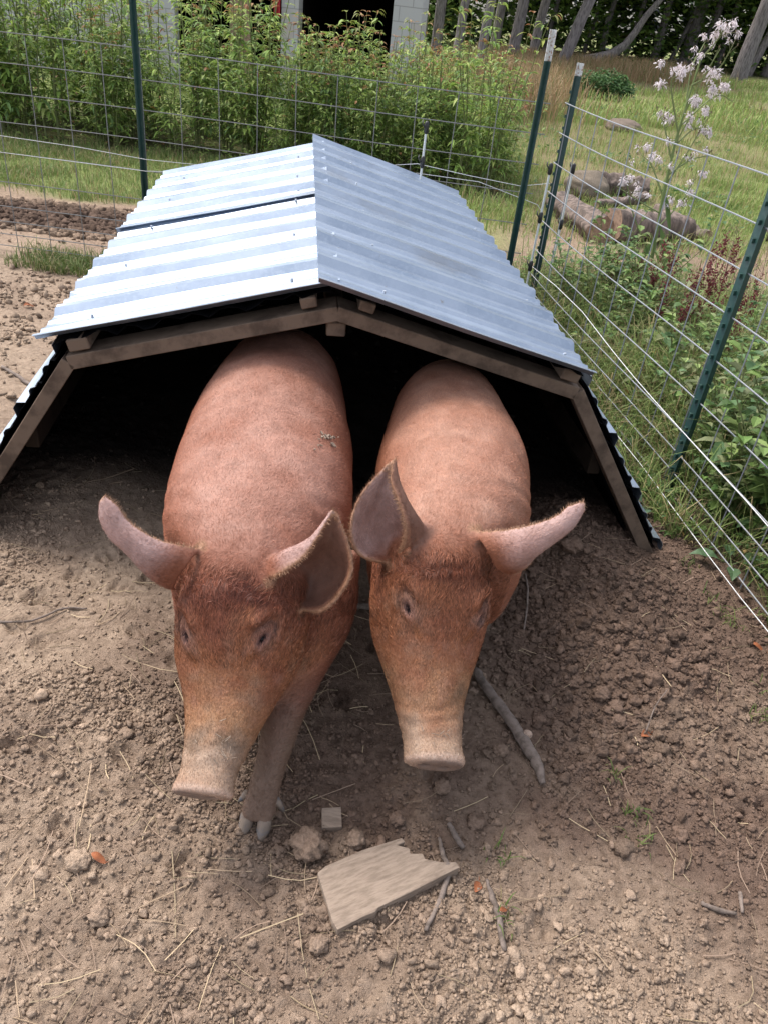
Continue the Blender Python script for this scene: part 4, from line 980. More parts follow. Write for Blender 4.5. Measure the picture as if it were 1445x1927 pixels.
for i, (px, py, s) in enumerate(AM):
    p = G(px, py); o = am[i] if i < 3 else copy_tree(am[i % 3]); put(o, p.x, p.y, rr.random() * 6, s, 'dark red amaranth spike rising through the green weeds behind the side fence', 'red amaranths behind the side fence')
def broad_plant(name, spec, seed, stem=None, sc=(.10, .16, .12)):
    """broad-leaved plant; spec = (height, angle, length, width, tilt)"""
    r = random.Random(seed); root = empty(name); st = MB(); lf = MB()
    if stem: st.tube(stem, [.008, .007, .005, .003][:len(stem)], 7, (.10, .15, .05))
    for (h_, a, L, W, tl) in spec:
        d = Vector((math.cos(a), math.sin(a), tl)); base = Vector((0, 0, h_)); q = base + d.normalized() * L * .45; st.tube([base, q], [.0022, .0015], 5, (.12, .16, .06))
        lf.leaf(q, d, (0, 0, 1), L, W, .35, leafcol(r, [sc]), k=4)
    st.build('stem', M_stem, root); lf.build('leaves', M_leaf, root); return root
r_ = random.Random(9)
spec = [(z, k * 2.3, r_.uniform(.07, .12), r_.uniform(.04, .06), r_.uniform(.1, .5)) for k, z in enumerate([.12, .18, .24, .30, .35, .40, .45, .50, .55, .60, .64, .68, .72, .76])]
p = G(1385, 985); o = broad_plant('broad_leaved_weed', spec, 1, [(0, 0, 0), (.01, 0, .3), (0, .01, .55), (.02, 0, .8)], (.17, .22, .13)); put(o, p.x, p.y, .4, .85, 'tall pale green broad-leaved weed with a thick stem behind the near steel post')
p = G(1500, 1040); o = broad_plant('broad_leaved_weed', spec, 3, [(0, 0, 0), (-.01, 0, .3), (0, .01, .55), (-.02, 0, .8)], (.12, .18, .10)); put(o, p.x, p.y, 1.4, .8, 'dark green broad-leaved weed at the right edge of the photo, behind the side fence')
p = G(1215, 965); o = broad_plant('dock_plant', [(.01, 2.6, .07, .06, .5), (.01, .5, .06, .045, .4), (.01, 4.2, .05, .04, .3)], 2, None, (.11, .19, .11)); put(o, p.x, p.y, 0, 1, 'small dock plant with one round leaf touching the foot of the shelter wall')
p = G(1370, 1075); o = broad_plant('dock_plant', [(.01, 2.9, .10, .055, .25), (.01, .3, .09, .05, .4), (.01, 4.4, .08, .045, .3), (.01, 1.5, .08, .045, .4)], 4, None, (.12, .21, .10)); put(o, p.x, p.y, 0, 1, 'large dock plant with long flat leaves under the lowest fence wire')
# thistle gone to seed
def thistle():
    b = G(1198, 585); root = empty('thistle', (b.x, b.y, gz(b.x, b.y))); Y = b.y; st = MB(); fl = MB(); lf = MB(); r = random.Random(3); B = Vector((b.x, b.y, 0))
    def W_(px, py, dy=0): return AY(px, py, Y + dy) - B
    main = [Vector((0, 0, 0)), W_(1225, 488), W_(1247, 370), W_(1269, 272), W_(1290, 200), W_(1318, 110)]
    st.tube([Vector(p) for p in catmull(main, 4)], [.013 - .00045 * i for i in range(21)], 6, (.16, .21, .07))
    br = [((1225, 488), (1190, 400), (1175, 318)), ((1247, 370), (1225, 310), (1205, 290)), ((1250, 350), (1290, 290), (1335, 215)), ((1262, 300), (1250, 240), (1243, 222)), ((1269, 272), (1300, 215), (1318, 190)),
          ((1275, 250), (1262, 160), (1275, 140)), ((1285, 215), (1320, 150), (1355, 90)), ((1290, 200), (1300, 130), (1325, 80)), ((1269, 272), (1310, 240), (1332, 262)), ((1235, 430), (1280, 380), (1310, 330)), ((1318, 110), (1345, 80), (1364, 50)), ((1240, 400), (1205, 380), (1160, 350)), ((1280, 235), (1345, 180), (1378, 190)), ((1300, 160), (1350, 130), (1378, 85)), ((1255, 330), (1300, 300), (1350, 290))]
    heads = []
    for k, (a, m_, c) in enumerate(br):
        dy = r.uniform(-.18, .18); A, Mm, Cc = W_(*a), W_(*m_, dy * .5), W_(*c, dy); P = [Vector(p) for p in catmull([A, Mm, Cc], 5)]; st.tube(P, [.0052 - .0003 * i for i in range(len(P))], 5, (.17, .21, .08))
        for j in range(9):
            q = P[r.randint(4, len(P) - 1)]; e = q + Vector((r.gauss(0, .035), r.gauss(0, .03), r.uniform(0, .06))); st.tube([q, (q + e) / 2 + Vector((0, 0, .005)), e], [.0016, .0013, .001], 4, (.17, .17, .08)); heads.append(e)
    for e in heads:
        fl_n = r.choice((0, 0, 12, 26, 40, 56)); st.tube([e, e + Vector((0, 0, .012))], [.003, .0045], 5, (.16, .12, .07))
        for j in range(fl_n):
            d = Vector((r.gauss(0, 1), r.gauss(0, 1), r.gauss(.1, 1))).normalized(); q = e + d * r.uniform(.002, .022)
            fl.leaf(q, Vector((r.gauss(0, 1), r.gauss(0, 1), r.gauss(-.3, 1))), d, r.uniform(.013, .027), r.uniform(.005, .011), .3, k=2)
    for (px, py, px2, py2, wd) in ((1240, 420, 1262, 520, .05), (1236, 440, 1195, 500, .035), (1225, 488, 1180, 540, .05), (1250, 360, 1262, 430, .03), (1230, 470, 1275, 560, .06), (1222, 500, 1215, 600, .06)):
        a = W_(px, py); b2 = W_(px2, py2, r.uniform(-.1, .1)); lf.leaf(a, b2 - a, (0, -1, .6), (b2 - a).length * 1.1, wd, .15, leafcol(r, [(.14, .22, .07)]), k=4)
    st.build('stem', M_stem, root); fl.build('seed_fluff', M_fluff, root); lf.build('leaves', M_leaf, root)
    tag(root, 'tall thistle gone to white fluffy seed, rising above the side fence', 'thistle')
thistle()
def dry_stem(seed):
    r = random.Random(seed); root = empty('dry_stem'); st = MB()
    st.tube([(0, 0, 0), (r.gauss(0, .02), 0, .22), (r.gauss(0, .05), r.gauss(0, .03), .42)], [.0022, .0018, .001], 4, (.16, .11, .08))
    for j in range(10):
        z = r.uniform(.12, .4); a = r.random() * 6.3; e = Vector((math.cos(a) * .05, math.sin(a) * .05, z + .05)); st.tube([(0, 0, z), e], [.0012, .0008], 4, (.15, .10, .07))
        for k in range(4): st.leaf(e + Vector((r.gauss(0, .008), r.gauss(0, .008), r.gauss(0, .008))), (r.gauss(0, 1), r.gauss(0, 1), r.gauss(0, 1)), (0, 0, 1), .014, .007, .2, (.13, .07, .05), k=2)
    st.build('stem', M_stem, root); return root
ds = [dry_stem(i) for i in (1, 2, 3)]
for i in range(16):
    px = rr.uniform(1310, 1460); py = rr.uniform(520, 660); p = G(px, py); o = ds[i] if i < 3 else copy_tree(ds[i % 3])
    put(o, p.x, p.y, rr.random() * 6, rr.uniform(.7, 1.1), 'thin brown dead weed stem on the bare soil beyond the side fence', 'dead weed stems beyond the side fence')
# green bush in the field
def bush():
    p = G(1130, 186); r = np.random.default_rng(4); n = 5200; d = r.normal(size=(n, 3)); d /= np.linalg.norm(d, axis=1, keepdims=True)
    lob = 1 + .28 * fbm3(d * 1.0 + 3, 2.6, 2)[:, None]; R = r.uniform(.55, 1, (n, 1)) ** .5 * lob; P = d * R * np.array([[.82, .6, .52]]); P[:, 2] = np.abs(P[:, 2] + .05)
    o = leafscatter('bush', P, r.uniform(.06, .12, n), r.uniform(.03, .06, n), gcol(n, r, (.045, .11, .04), (.12, .22, .07), dry=.02), 3); o.location = (p.x, p.y, gz(p.x, p.y)); tag(o, 'rounded green bush standing in the field before the dry grass', 'bush')
bush()
# ------------------------------------------------------------------ logs
def log(p0, p1, r0, r1, label, seed, cat='log', group=None):
    r = random.Random(seed); p0 = Vector(p0); p1 = Vector(p1); d = (p1 - p0); L = d.length; d.normalize(); n = 20; m_ = 12; u = d.orthogonal().normalized(); q = d.cross(u); lob = [r.uniform(.86, 1.12) for _ in range(n)]
    root = empty('log', p0); vs = []; b = [r.gauss(0, .02) for _ in range(m_ + 1)]
    for i in range(m_ + 1):
        t = i / m_; c = d * L * t + u * b[i] * .5 + q * b[(i * 3) % m_] * .4; R = r0 + (r1 - r0) * t
        for k in range(n):
            a = 2 * pi * k / n; rr_ = R * lob[k] * (1 + .05 * math.sin(k * 5 + i)); vs.append(c + (u * math.cos(a) + q * math.sin(a)) * rr_)
    mb = MB(); mb.add(vs, [(i * n + k, i * n + (k + 1) % n, (i + 1) * n + (k + 1) % n, (i + 1) * n + k) for i in range(m_) for k in range(n)]); mb.build('bark', M_bark, root, True)
    for nm, base, sgn in (('cut_end', vs[:n], -1), ('cut_end', vs[-n:], 1)):
        c = sum(base, Vector()) / n; mb = MB(); mb.add([c + d * sgn * .003] + [v + d * sgn * .002 for v in base], [((0, k + 1, (k + 1) % n + 1)) for k in range(n)]); mb.build(nm, M_cutwood, root)
    tag(root, label, cat, group)
def LG(px, py, z): return G(px, py, z)
log(LG(1048, 378, .10), LG(1130, 432, .10), .10, .11, 'ridged grey-barked log lying nearest the corner post, leftmost of the woodpile', 1)
log(LG(1150, 425, .13), LG(1290, 428, .12), .13, .10, 'thickest log at the front of the woodpile with its round cut end facing left', 2)
log(LG(1118, 342, .13), LG(1215, 352, .13), .11, .10, 'dark rough log at the back of the woodpile', 3)
log(LG(1122, 383, .10), LG(1215, 372, .16), .04, .05, 'slim smooth branch laid across the middle of the woodpile', 4, 'branch')
log(LG(1235, 395, .10), LG(1330, 445, .06), .06, .045, 'pale thin log pointing out of the right end of the woodpile', 5)
log(LG(1005, 505, .03), LG(1035, 512, .03), .035, .03, 'short piece of wood on the soil by the foot of the corner post', 6)
log(LG(1425, 440, .05), LG(1500, 452, .05), .05, .05, 'cut log lying on the grass at the right edge of the photo', 7)
def rock(name, c, R, label, cat, seed, m_, flat=.7, sub=3, parent=None, colr=None, amp=.3, freq=2.2):
    import bmesh
    bm = bmesh.new(); bmesh.ops.create_icosphere(bm, subdivisions=sub, radius=1); V = np.array([v.co[:] for v in bm.verts]); off = seed * 3.7
    k = 1 + amp * fbm3(V + off % 40 + 5, freq, 3) + amp * .35 * fbm3(V + off % 31 + 9, freq * 4, 2); V = V * k[:, None] * np.array([1, .9, flat])
    F = np.array([[v.index for v in f.verts] for f in bm.faces]); bm.free(); V = V * R
    colr = np.tile(np.array(colr or (.26, .19, .145)), (len(V), 1)) * (1 + .25 * fbm3(V / R + 3, 4, 2))[:, None]
    o = link(name, mesh_tri(name, V, F, colr), m_, smooth=True); o.location = c; o.rotation_euler = (0, 0, seed * 1.3)
    return tag(o, label, cat)
p = G(1100, 372); rock('boulder', (p.x, p.y, .10), .24, 'rounded brownish boulder behind the woodpile', 'boulder', 4, M_clod, .62, 4, colr=(.20, .165, .13), amp=.2)
p = G(1170, 245); rock('boulder', (p.x, p.y, .06), .34, 'low flat rock in the grass, halfway to the green bush', 'boulder', 6, M_clod, .35, 4, colr=(.20, .16, .13), amp=.2)
# ------------------------------------------------------------------ wood behind
def trunk_mesh(H, r0, lean, seed, bend=0.0):
    mb = MB(); r = random.Random(seed); pts = []
    for i in range(12):
        t = i / 11; pts.append((lean * H * t + bend * math.sin(t * 3) + r.gauss(0, .03), r.gauss(0, .03), H * t - .1))
    P = catmull(pts, 2); mb.tube(P, [r0 * (1 - .55 * i / len(P)) * (1.25 if i == 0 else 1) for i in range(len(P))], 10)
    for k in range(5):
        i = r.randint(14, len(P) - 2); a = r.random() * 6.3; q = Vector(P[i]); e = q + Vector((math.cos(a) * 1.4, math.sin(a) * 1.4, .9)); mb.tube([q, q.lerp(e, .5) + Vector((0, 0, -.1)), e], [r0 * .35, r0 * .25, .02], 6)
    return mb
def crown_mesh(seed):
    r = np.random.default_rng(seed); n = 2600; cl = r.normal(size=(26, 3)) * np.array([1.7, 1.7, 1.6]) + np.array([0, 0, 6.6])
    P = cl[r.integers(0, len(cl), n)] + r.normal(size=(n, 3)) * .5; return P, n, r
crowns = []
for k in range(3):
    P, n, r = crown_mesh(k); o = leafscatter('crown', P, r.uniform(.16, .30, n), r.uniform(.09, .16, n), gcol(n, r, (.035, .075, .02), (.11, .15, .035), dry=.05, dryc=(.28, .24, .05)), k); crowns.append(o)
TR = [(905, 92, .16, .06, .0), (925, 96, .20, .10, .0), (962, 98, .22, .03, .1), (1003, 98, .20, .05, 0), (1022, 92, .12, .12, 0), (1052, 108, .22, .28, .2), (1095, 104, .12, .10, 0), (1130, 100, .15, .04, 0), (1175, 100, .12, .16, 0),
      (1228, 112, .20, .02, 0), (1262, 100, .12, .20, 0), (1286, 118, .34, .10, 0), (1312, 112, .20, .16, .1), (1350, 118, .14, .05, 0), (1388, 146, .30, .12, 0), (1405, 140, .18, .2, 0), (1440, 142, .22, .05, 0), (1500, 140, .25, .1, 0), (820, 80, .2, .05, 0), (860, 84, .15, .1, 0), (790, 80, .2, .0, 0), (130, 10, .22, .05, 0), (60, 0, .2, .03, 0), (-20, 0, .25, .0, 0)]
for i, (px, py, r0, ln, bd) in enumerate(TR):
    p = G(px, max(py, 60) if px > 700 else 30) * rr.uniform(.62, .86); ln *= rr.uniform(.5, 1.6); p.z = 0
    if px < 700: p = Vector((-14 + px * .012, 26 + i % 3, 0))
    if p.y > 46: p *= 44 / p.y
    root = empty('tree', (p.x, p.y, gz(p.x, p.y))); trunk_mesh(9.5, r0, ln, i, bd).build('trunk', M_trunk, root, True)
    c = crowns[i % 3] if i < 3 else crowns[i % 3].copy()
    if i >= 3: C.objects.link(c)
    c.parent = root; c.location = (ln * 6, 0, 0); c.rotation_euler = (0, 0, i * 1.1)
    if i == 11: tag(root, 'thickest dark trunk at the near edge of the wood, behind the fluffy thistle', 'tree')
    elif i == 5: tag(root, 'tree leaning strongly to the right at the edge of the wood, above the green bush', 'tree')
    else: tag(root, 'tall dark-trunked tree standing in the shady wood beyond the field', 'tree', 'trees of the wood')
# broken trunk leaning through the wood
mb = MB(); p0 = G(1095, 122); Yf = p0.y
pts = [AY(1090, 118, Yf), AY(1120, 112, Yf), AY(1150, 103, Yf), AY(1175, 85, Yf), AY(1195, 60, Yf), AY(1215, 30, Yf), AY(1250, -10, Yf), AY(1275, -60, Yf)]
mb.tube([p - Vector((p0.x, p0.y, 0)) for p in pts], [.28, .25, .21, .17, .15, .13, .11, .08], 10)
o = mb.build('fallen_tree', M_trunk, None, True); o.location = (p0.x, p0.y, 0); tag(o, 'curved grey trunk fallen aslant against the trees, starting above the green bush', 'fallen tree')
r = np.random.default_rng(77)
def wood_leaves(n, x0, x1, y0, y1, z1, s, cols, seed):
    P = np.column_stack([r.uniform(x0, x1, n), r.uniform(y0, y1, n), r.random(n) ** .8 * z1]); P = P[(fbm3(P, .5, 2) > -.45)]; m_ = len(P)
    return leafscatter('woods', P, r.uniform(.6, 1.4, m_) * s, r.uniform(.3, .8, m_) * s, gcol(m_, r, *cols, dry=.03, dryc=(.22, .20, .04)), seed)
tag(wood_leaves(60000, -2, 42, 40.5, 48, 8, .34, ((.06, .12, .03), (.19, .27, .06)), 1), kind='stuff')
tag(wood_leaves(42000, -45, 60, 50, 54, 13, 1.1, ((.012, .03, .01), (.04, .07, .02)), 2), kind='stuff')
tag(wood_leaves(9000, -26, -9, 24, 29, 6, .30, ((.06, .12, .03), (.19, .27, .06)), 3), kind='stuff')
# ------------------------------------------------------------------ block barn
M_blk = bpy.data.materials.new('block_wall'); M_blk.use_nodes = True; nt = M_blk.node_tree; N_ = nt.nodes; L_ = nt.links; bs = N_['Principled BSDF']; bs.inputs['Roughness'].default_value = .9
tc = N_.new('ShaderNodeTexCoord'); mp = N_.new('ShaderNodeMapping'); mp.inputs['Rotation'].default_value = (radians(90), 0, 0); bt = N_.new('ShaderNodeTexBrick')
bt.inputs['Scale'].default_value = 1; bt.inputs['Brick Width'].default_value = .4; bt.inputs['Row Height'].default_value = .2; bt.inputs['Mortar Size'].default_value = .007; bt.inputs['Bias'].default_value = -.55
bt.inputs['Color1'].default_value = (.44, .43, .44, 1); bt.inputs['Color2'].default_value = (.42, .31, .24, 1); bt.inputs['Mortar'].default_value = (.30, .29, .29, 1)
L_.new(tc.outputs['Object'], mp.inputs['Vector']); L_.new(mp.outputs[0], bt.inputs['Vector']); L_.new(bt.outputs['Color'], bs.inputs['Base Color'])
barn = tag(empty('barn', (-1.5, 14, 0)), 'grey concrete block barn with dark open doorways behind the tall weeds', 'barn')
def bpart(name, x0, x1, y0, y1, z0, z1, m_, par=barn):
    mb = MB(); mb.box(((x0 + x1) / 2 + 1.5, (y0 + y1) / 2 - 14, (z0 + z1) / 2), (x1 - x0, y1 - y0, z1 - z0)); return mb.build(name, m_, par)
def bx_(px, y=14): return AY(px, 40, y).x
bpart('wall', -7.2, bx_(330), 14, 14.2, -.1, 2.6, M_blk)
bpart('pillar', bx_(530), bx_(562), 14, 14.4, -.1, 2.6, M_blk)
bpart('pillar', bx_(738), bx_(792), 14, 14.4, -.1, 2.6, M_blk)
bpart('wooden_panel', bx_(432), bx_(470), 14.05, 14.12, -.1, 2.6, M_cutwood)
bpart('lintel', -7.2, bx_(792), 14.002, 14.39, 2.602, 2.9, M_blk)
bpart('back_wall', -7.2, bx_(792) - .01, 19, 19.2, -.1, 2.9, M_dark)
bpart('side_wall', bx_(792) - .21, bx_(792) - .01, 14.402, 18.998, -.1, 2.9, M_blk); bpart('side_wall', -7.2, -7.0, 14.202, 18.998, -.1, 2.9, M_blk)
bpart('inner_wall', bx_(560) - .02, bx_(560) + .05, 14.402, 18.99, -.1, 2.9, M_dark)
bpart('roof', -7.6, bx_(792) + .3, 13.6, 19.6, 2.902, 3.0, M_metal2)
p = AY(522, 14, 13.9); mb = MB(); r_ = random.Random(2)
vs = [(x, .02 * math.sin(x * 90 + z * 9), z) for z in np.linspace(0, .55, 8) for x in np.linspace(-.05, .05, 6)]
mb.add(vs, [(i * 6 + k, i * 6 + k + 1, i * 6 + k + 7, i * 6 + k + 6) for i in range(7) for k in range(5)]); o = mb.build('red_cloth', M_tape); o.location = (p.x, p.y, p.z - .12); o.modifiers.new('t', 'SOLIDIFY').thickness = .004
tag(o, 'strip of red cloth hanging beside the narrow block pillar', 'cloth')
# ------------------------------------------------------------------ debris on the soil
import bmesh
def ico(sub):
    bm = bmesh.new(); bmesh.ops.create_icosphere(bm, subdivisions=sub, radius=1); V = np.array([v.co[:] for v in bm.verts]); F = np.array([[v.index for v in f.verts] for f in bm.faces]); bm.free(); return V, F
def clods(name, P, R, sub, col, seed):
    rg = np.random.default_rng(seed); V0, F0 = ico(sub); nv = len(V0); var = []
    for k in range(24):
        q = V0 * (1 + .7 * fbm3(V0 + 3 * k % 37 + 2, 1.5, 2) + (.22 if sub < 2 else .10) * rg.normal(size=nv))[:, None]; q = q * (1 + .45 * fbm3(V0 * 1.0 + 5 * k % 29, 4.5, 2))[:, None]; var.append(q * rg.uniform(.55, 1.2, 3))
    var = np.array(var); n = len(P); vi = rg.integers(0, 24, n); a = rg.random(n) * 2 * pi; ca, sa = np.cos(a)[:, None], np.sin(a)[:, None]
    Q = var[vi] * R[:, None, None]; X_ = Q[..., 0] * ca - Q[..., 1] * sa; Y_ = Q[..., 0] * sa + Q[..., 1] * ca
    V = np.stack([X_ + P[:, 0:1], Y_ + P[:, 1:2], Q[..., 2] * .8 + P[:, 2:3]], 2).reshape(-1, 3); F = (np.arange(n)[:, None, None] * nv + F0[None]).reshape(-1, 3)
    return link(name, mesh_tri(name, V, F, np.repeat(col, nv, 0)), M_clod)
rg = np.random.default_rng(31)
def inshelter(x, y):
    dx = (x - SHX.x) * SE.x + (y - SHX.y) * SE.y; dt = (x - SHX.x) * SK.x + (y - SHX.y) * SK.y; return (dt > .25) & (np.abs(dx) < 1.1)
def clm(x, y):
    m_ = lump(x, y) * (.25 + .75 * sstep(-.1, .3, fbm2(x, y, 5, 3, .5, 4))) * (1 - sstep(.05, .2, x - fence_x(y)))
    m_ = m_ + .06; return np.clip(m_ * np.where(inshelter(x, y), .15, 1) * (1 - .9 * sstep(-.02, .1, x - fence_x(y)) * (y < 4.3)), 0, 1)
def ccol(P, rg, b=1.0):
    c = soilcol(P[:, 0], P[:, 1]); return np.clip(c * rg.uniform(.8, 1.3, (len(P), 1)) * b, 0, .9)
P_ = scatter(90000, -1.35, 1.5, .15, 2.6, clm, rg); R = np.clip(np.exp(rg.normal(-5.9, .42, len(P_))), .0014, .006); P_[:, 2] += R * .35
tag(clods('soil_crumbs', P_, R, 1, ccol(P_, rg, 1.05), 1), kind='stuff')
P_ = scatter(4700, -1.35, 1.5, .15, 2.8, clm, rg); R = np.clip(np.exp(rg.normal(-5.1, .36, len(P_))), .005, .014); P_[:, 2] += R * .12
tag(clods('soil_crumbs', P_, R, 2, ccol(P_, rg, 1.1), 2), kind='stuff')
P_ = scatter(1500, .2, 1.2, .95, 2.3, lambda x, y: np.exp(-((x - .62) / .30) ** 2 - ((y - 1.6) / .42) ** 2), rg); R = np.clip(np.exp(rg.normal(-4.7, .35, len(P_))), .006, .022); P_[:, 2] += R * .1
tag(clods('soil_crumbs', P_, R, 3, ccol(P_, rg, 1.0), 5), kind='stuff')
P_ = scatter(9000, -4.5, 2.2, 2.6, 5.6, clm, rg); R = np.clip(np.exp(rg.normal(-4.9, .5, len(P_))), .004, .02); P_[:, 2] += R * .3
tag(clods('soil_crumbs', P_, R, 1, ccol(P_, rg, 1.0), 3), kind='stuff')
P_ = scatter(4200, -4.2, -1.1, 4.85, 5.55, lambda x, y: np.ones_like(x), rg); R = rg.uniform(.008, .034, len(P_)); P_[:, 2] += R * .1
tag(clods('soil_crumbs', P_, R, 2, ccol(P_, rg, .9), 4), kind='stuff')
CL = [((580, 1603), .036, 'largest crumbly clod of soil, just in front of the pig hoof'), ((830, 1488), .019, 'rough clod of soil under the chin of the smaller pig'), ((745, 1550), .017, 'dark clod with a bluish chip, between the wood chip and the short stick'),
      ((150, 1628), .024, 'dark flat clod beside the dry orange leaf at the left'), ((668, 1590), .020, 'clod of soil leaning on the upper edge of the grey board'), ((1165, 1357), .020, 'clod of soil at the edge of the dug heap, right of the thick dead stick'),
      ((1128, 1312), .024, 'broad lump of soil in the dug earth, above the pair of smaller clods'), ((1062, 1075), .034, 'big pale lump of soil on the heap beside the right ear tip'), ((940, 1418), .018, 'clod of soil close to the left side of the thick dead stick'),
      ((1315, 1272), .024, 'lone clod of soil on the right below the small green sprigs'), ((190, 1735), .020, 'clod among crumbs at the lower left, below the dry orange leaf'), ((600, 1785), .019, 'clod of soil below the lowest corner of the grey board')]
for i, (pp, R, lab) in enumerate(CL):
    p = G(*pp); c = soilcol(np.array([p.x]), np.array([p.y]))[0] * 1.15; rock('soil_clod', (p.x, p.y, gz(p.x, p.y) + R * .35), R, lab, 'clod', i + 2, M_clod, .65, 4, colr=tuple(c), amp=.42, freq=2.6)
p = G(990, 1385); rock('stone', (p.x, p.y, gz(p.x, p.y) + .006), .014, 'small pale pinkish stone touching the thick dead stick', 'stone', 3, M_clod, .7, 3, colr=(.45, .33, .26), amp=.15)
def straw(n, x0, x1, y0, y1, seed, Lr=(.012, .05)):
    rg = np.random.default_rng(seed); P = scatter(n, x0, x1, y0, y1, lambda x, y: np.where(inshelter(x, y), .3, 1) * .9, rg); mb = MB(); r = random.Random(seed)
    for p in P:
        a = r.random() * 2 * pi; L = r.uniform(*Lr) * (1.8 if r.random() < .1 else 1); c = Vector(p) + Vector((0, 0, .004)); d = Vector((math.cos(a), math.sin(a), r.gauss(0, .12))); s_ = Vector((-d.y, d.x, 0)); b = r.gauss(0, .18)
        pts = [c - d * L, c - d * L * .3 + s_ * b * L * .5, c + d * L * .3 + s_ * b * L * .5, c + d * L]; k = r.uniform(.6, 1.2); cc = r.choice([(.42, .32, .20), (.32, .23, .15), (.26, .18, .13)])
        for q in pts: q.z = max(q.z, gz(q.x, q.y) + .002) + .001
        mb.tube(pts, r.uniform(.0005, .0012), 3, tuple(v * k for v in cc), cap=False)
    return tag(mb.build('straw_litter', M_straw), kind='stuff')
straw(620, -1.2, 1.3, .45, 2.2, 1)
straw(220, -1.0, .0, .5, 1.6, 2, (.015, .06))
def stick(pts, rad, label, m_=None, cat='stick', name='stick'):
    P = [Vector(p) for p in catmull([list(q) for q in pts], 5)]; rr_ = np.interp(np.linspace(0, 1, len(P)), np.linspace(0, 1, len(rad)), rad); r = random.Random(len(label))
    base = Vector((P[0].x, P[0].y, 0)); mb = MB(); mb.tube([p - base + Vector((r.gauss(0, 1), r.gauss(0, 1), r.gauss(0, 1))) * rr_[i] * .12 for i, p in enumerate(P)], [a * r.uniform(.9, 1.1) for a in rr_], 9)
    o = mb.build(name, m_ or M_stick, None, True); o.location = base; return tag(o, label, cat)
def GS(px, py, dz): p = G(px, py); p = G(px, py, gz(p.x, p.y) + dz); return p
stick([GS(895, 1262, .012), GS(912, 1290, .015), GS(950, 1342, .016), GS(985, 1395, .015), GS(1008, 1435, .014), GS(1020, 1474, .010)], [.010, .0125, .0135, .014, .013, .006], 'thick dead grey stick on the soil beside the snout of the smaller pig')
stick([GS(915, 1655, .008), GS(925, 1690, .009), GS(938, 1730, .009), GS(947, 1790, .008)], [.003, .0055, .006, .0055], 'long thin stick standing apart right of the grey board')
stick([GS(845, 1640, .008), GS(828, 1690, .008), GS(800, 1752, .008)], [.005, .0055, .0035], 'thin stick pointing down from the lower right corner of the grey board')
stick([GS(826, 1578, .010), GS(832, 1605, .012), GS(842, 1630, .02)], [.003, .005, .005], 'short stick poking out above the right end of the grey board')
stick([GS(843, 1550, .008), GS(856, 1572, .008), GS(871, 1596, .008)], [.005, .006, .005], 'stubby grey stick lying free above the grey board')
stick([GS(630, 1143, .01), GS(660, 1140, .014), GS(700, 1141, .014)], [.007, .009, .009], 'brown stick on the ground between the two pigs')
stick([GS(0, 1170, .006), GS(60, 1168, .008), GS(120, 1145, .008), GS(165, 1145, .006)], [.003, .003, .003, .002], 'long wavy twig on the smooth soil at the left edge')
stick([GS(988, 1080, .01), GS(992, 1110, .012), GS(990, 1150, .01), GS(985, 1185, .008)], [.002, .003, .003, .002], 'thin bent twig beside the cheek of the smaller pig')
stick([GS(1215, 1375, .02), GS(1232, 1330, .03), GS(1255, 1297, .05)], [.002, .0016, .001], 'thin dry stalk rising from the dark red leaf')
stick([GS(1320, 1700, .006), GS(1350, 1712, .007), GS(1385, 1720, .006)], [.004, .005, .003], 'dark broken stick at the lower right')
stick([GS(1392, 1680, .006), GS(1394, 1700, .007), GS(1396, 1718, .006)], [.004, .004, .003], 'short pale stick at the lower right edge')
stick([GS(5, 690, .01), GS(40, 712, .012), GS(75, 735, .012)], [.006, .008, .006], 'stick lying on the soil outside the left wall of the shelter')
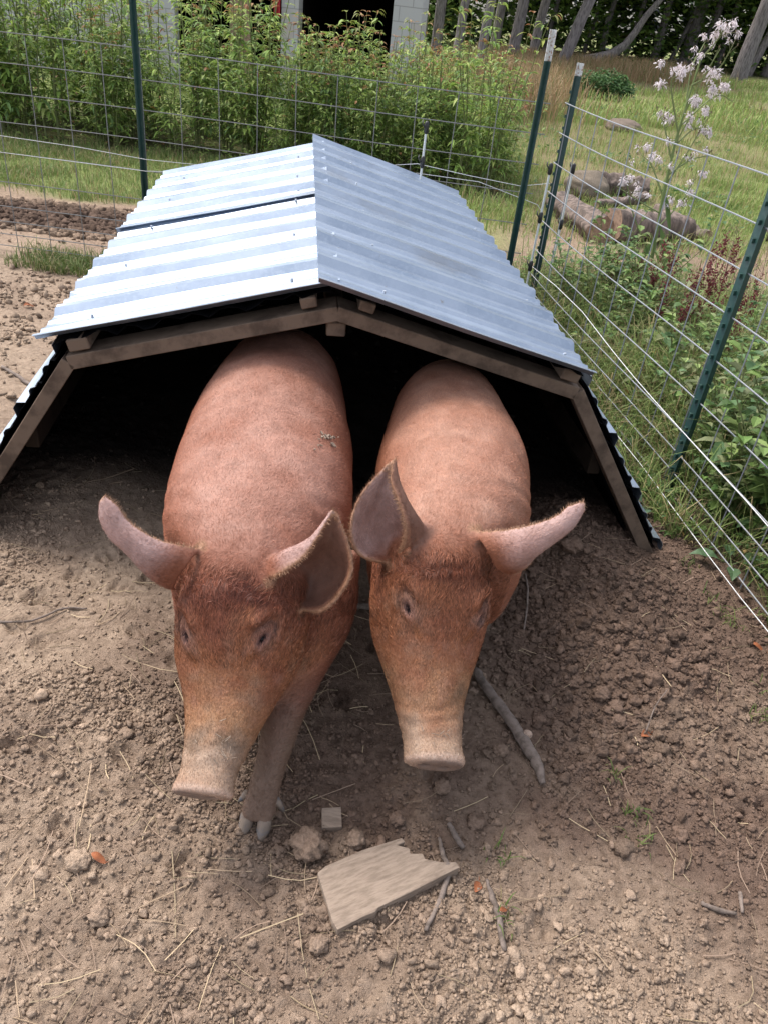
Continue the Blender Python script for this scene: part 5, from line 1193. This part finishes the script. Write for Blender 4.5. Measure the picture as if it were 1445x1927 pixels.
# flat grey board with a splintered end
def slab(pix, th, label, m_, name, lift=.004, cat='board'):
    c0 = GS(sum(p[0] for p in pix) / len(pix), sum(p[1] for p in pix) / len(pix), 0); pts = [G(p[0], p[1], c0.z + lift + th) for p in pix]; base = Vector((c0.x, c0.y, c0.z)); n = len(pts)
    ax = (pts[3] - pts[0]).normalized() if len(pts) > 4 else Vector((1, 0, 0)); ang = math.atan2(ax.y, ax.x); R = Matrix.Rotation(-ang, 3, 'Z'); r = random.Random(3)
    top = [R @ (p - base) for p in pts]; bot = [Vector((p.x, p.y, lift - .01)) for p in top]; mb = MB(); mb.add(top + bot, [tuple(range(n))[::-1], tuple(range(n, 2 * n))] + [(i, (i + 1) % n, n + (i + 1) % n, n + i) for i in range(n)])
    me = mb.mesh(name); bm = bmesh.new(); bm.from_mesh(me); bmesh.ops.recalc_face_normals(bm, faces=bm.faces); bm.to_mesh(me); bm.free()
    o = link(name, me, m_); o.location = base; o.rotation_euler = (0, 0, ang); bv = o.modifiers.new('b', 'BEVEL'); bv.width = .0015; bv.segments = 2; return tag(o, label, cat)
slab([(598, 1642), (612, 1630), (680, 1600), (756, 1576), (762, 1584), (748, 1590), (770, 1596), (772, 1606), (795, 1606), (800, 1616), (830, 1622), (858, 1622), (864, 1632), (770, 1680), (712, 1708), (706, 1716), (682, 1726), (636, 1750), (626, 1734), (606, 1668)], .016, 'flat weathered grey board with a splintered end, lying in front of the pigs', M_board, 'wooden_board')
slab([(606, 1520), (642, 1518), (644, 1556), (606, 1558)], .012, 'small square wood chip beside the pig hoof', M_board, 'wood_chip', cat='wood chip')
def dead_leaf(px, py, L, W, ang, label):
    p = GS(px, py, .008); mb = MB(); vs = []; 
    for i in range(7):
        t = i / 6; wd = W * math.sin(pi * (t * .92 + .04)) ** .8
        for j in (-1, -.5, 0, .5, 1): vs.append(((t - .5) * L, j * wd * .5, .35 * wd * j * j * .6 + .12 * L * math.sin(t * 5)))
    mb.add(vs, [(i * 5 + k, i * 5 + k + 1, i * 5 + k + 6, i * 5 + k + 5) for i in range(6) for k in range(4)]); mb.tube([(L * .5, 0, 0), (L * .7, .004, .003)], [.001, .0006], 4)
    o = mb.build('dead_leaf', M_dead, None, True); o.location = p; o.rotation_euler = (.2, .1, ang); tag(o, label, 'leaf')
dead_leaf(186, 1614, .034, .014, -.4, 'dry orange leaf lying by the dark clod at the lower left')
dead_leaf(897, 1668, .028, .018, 1.2, 'curled reddish dead leaf at the top of the long thin stick')
dead_leaf(945, 1712, .018, .010, .2, 'small bright orange leaf by the long thin stick')
dead_leaf(1215, 1382, .035, .022, .5, 'dark red crumpled leaf on the soil right of the thick dead stick')
dead_leaf(1425, 1218, .05, .014, -.6, 'orange-brown leaf at the right edge under the fence wire')
dead_leaf(150, 400, .09, .05, .2, 'yellow-orange leaf on the dark clods beyond the back fence')
dead_leaf(145, 480, .08, .05, .8, 'yellow-orange leaf by the grass tuft at the back fence')
dead_leaf(55, 575, .05, .03, .8, 'orange leaf on the soil outside the left of the shelter')
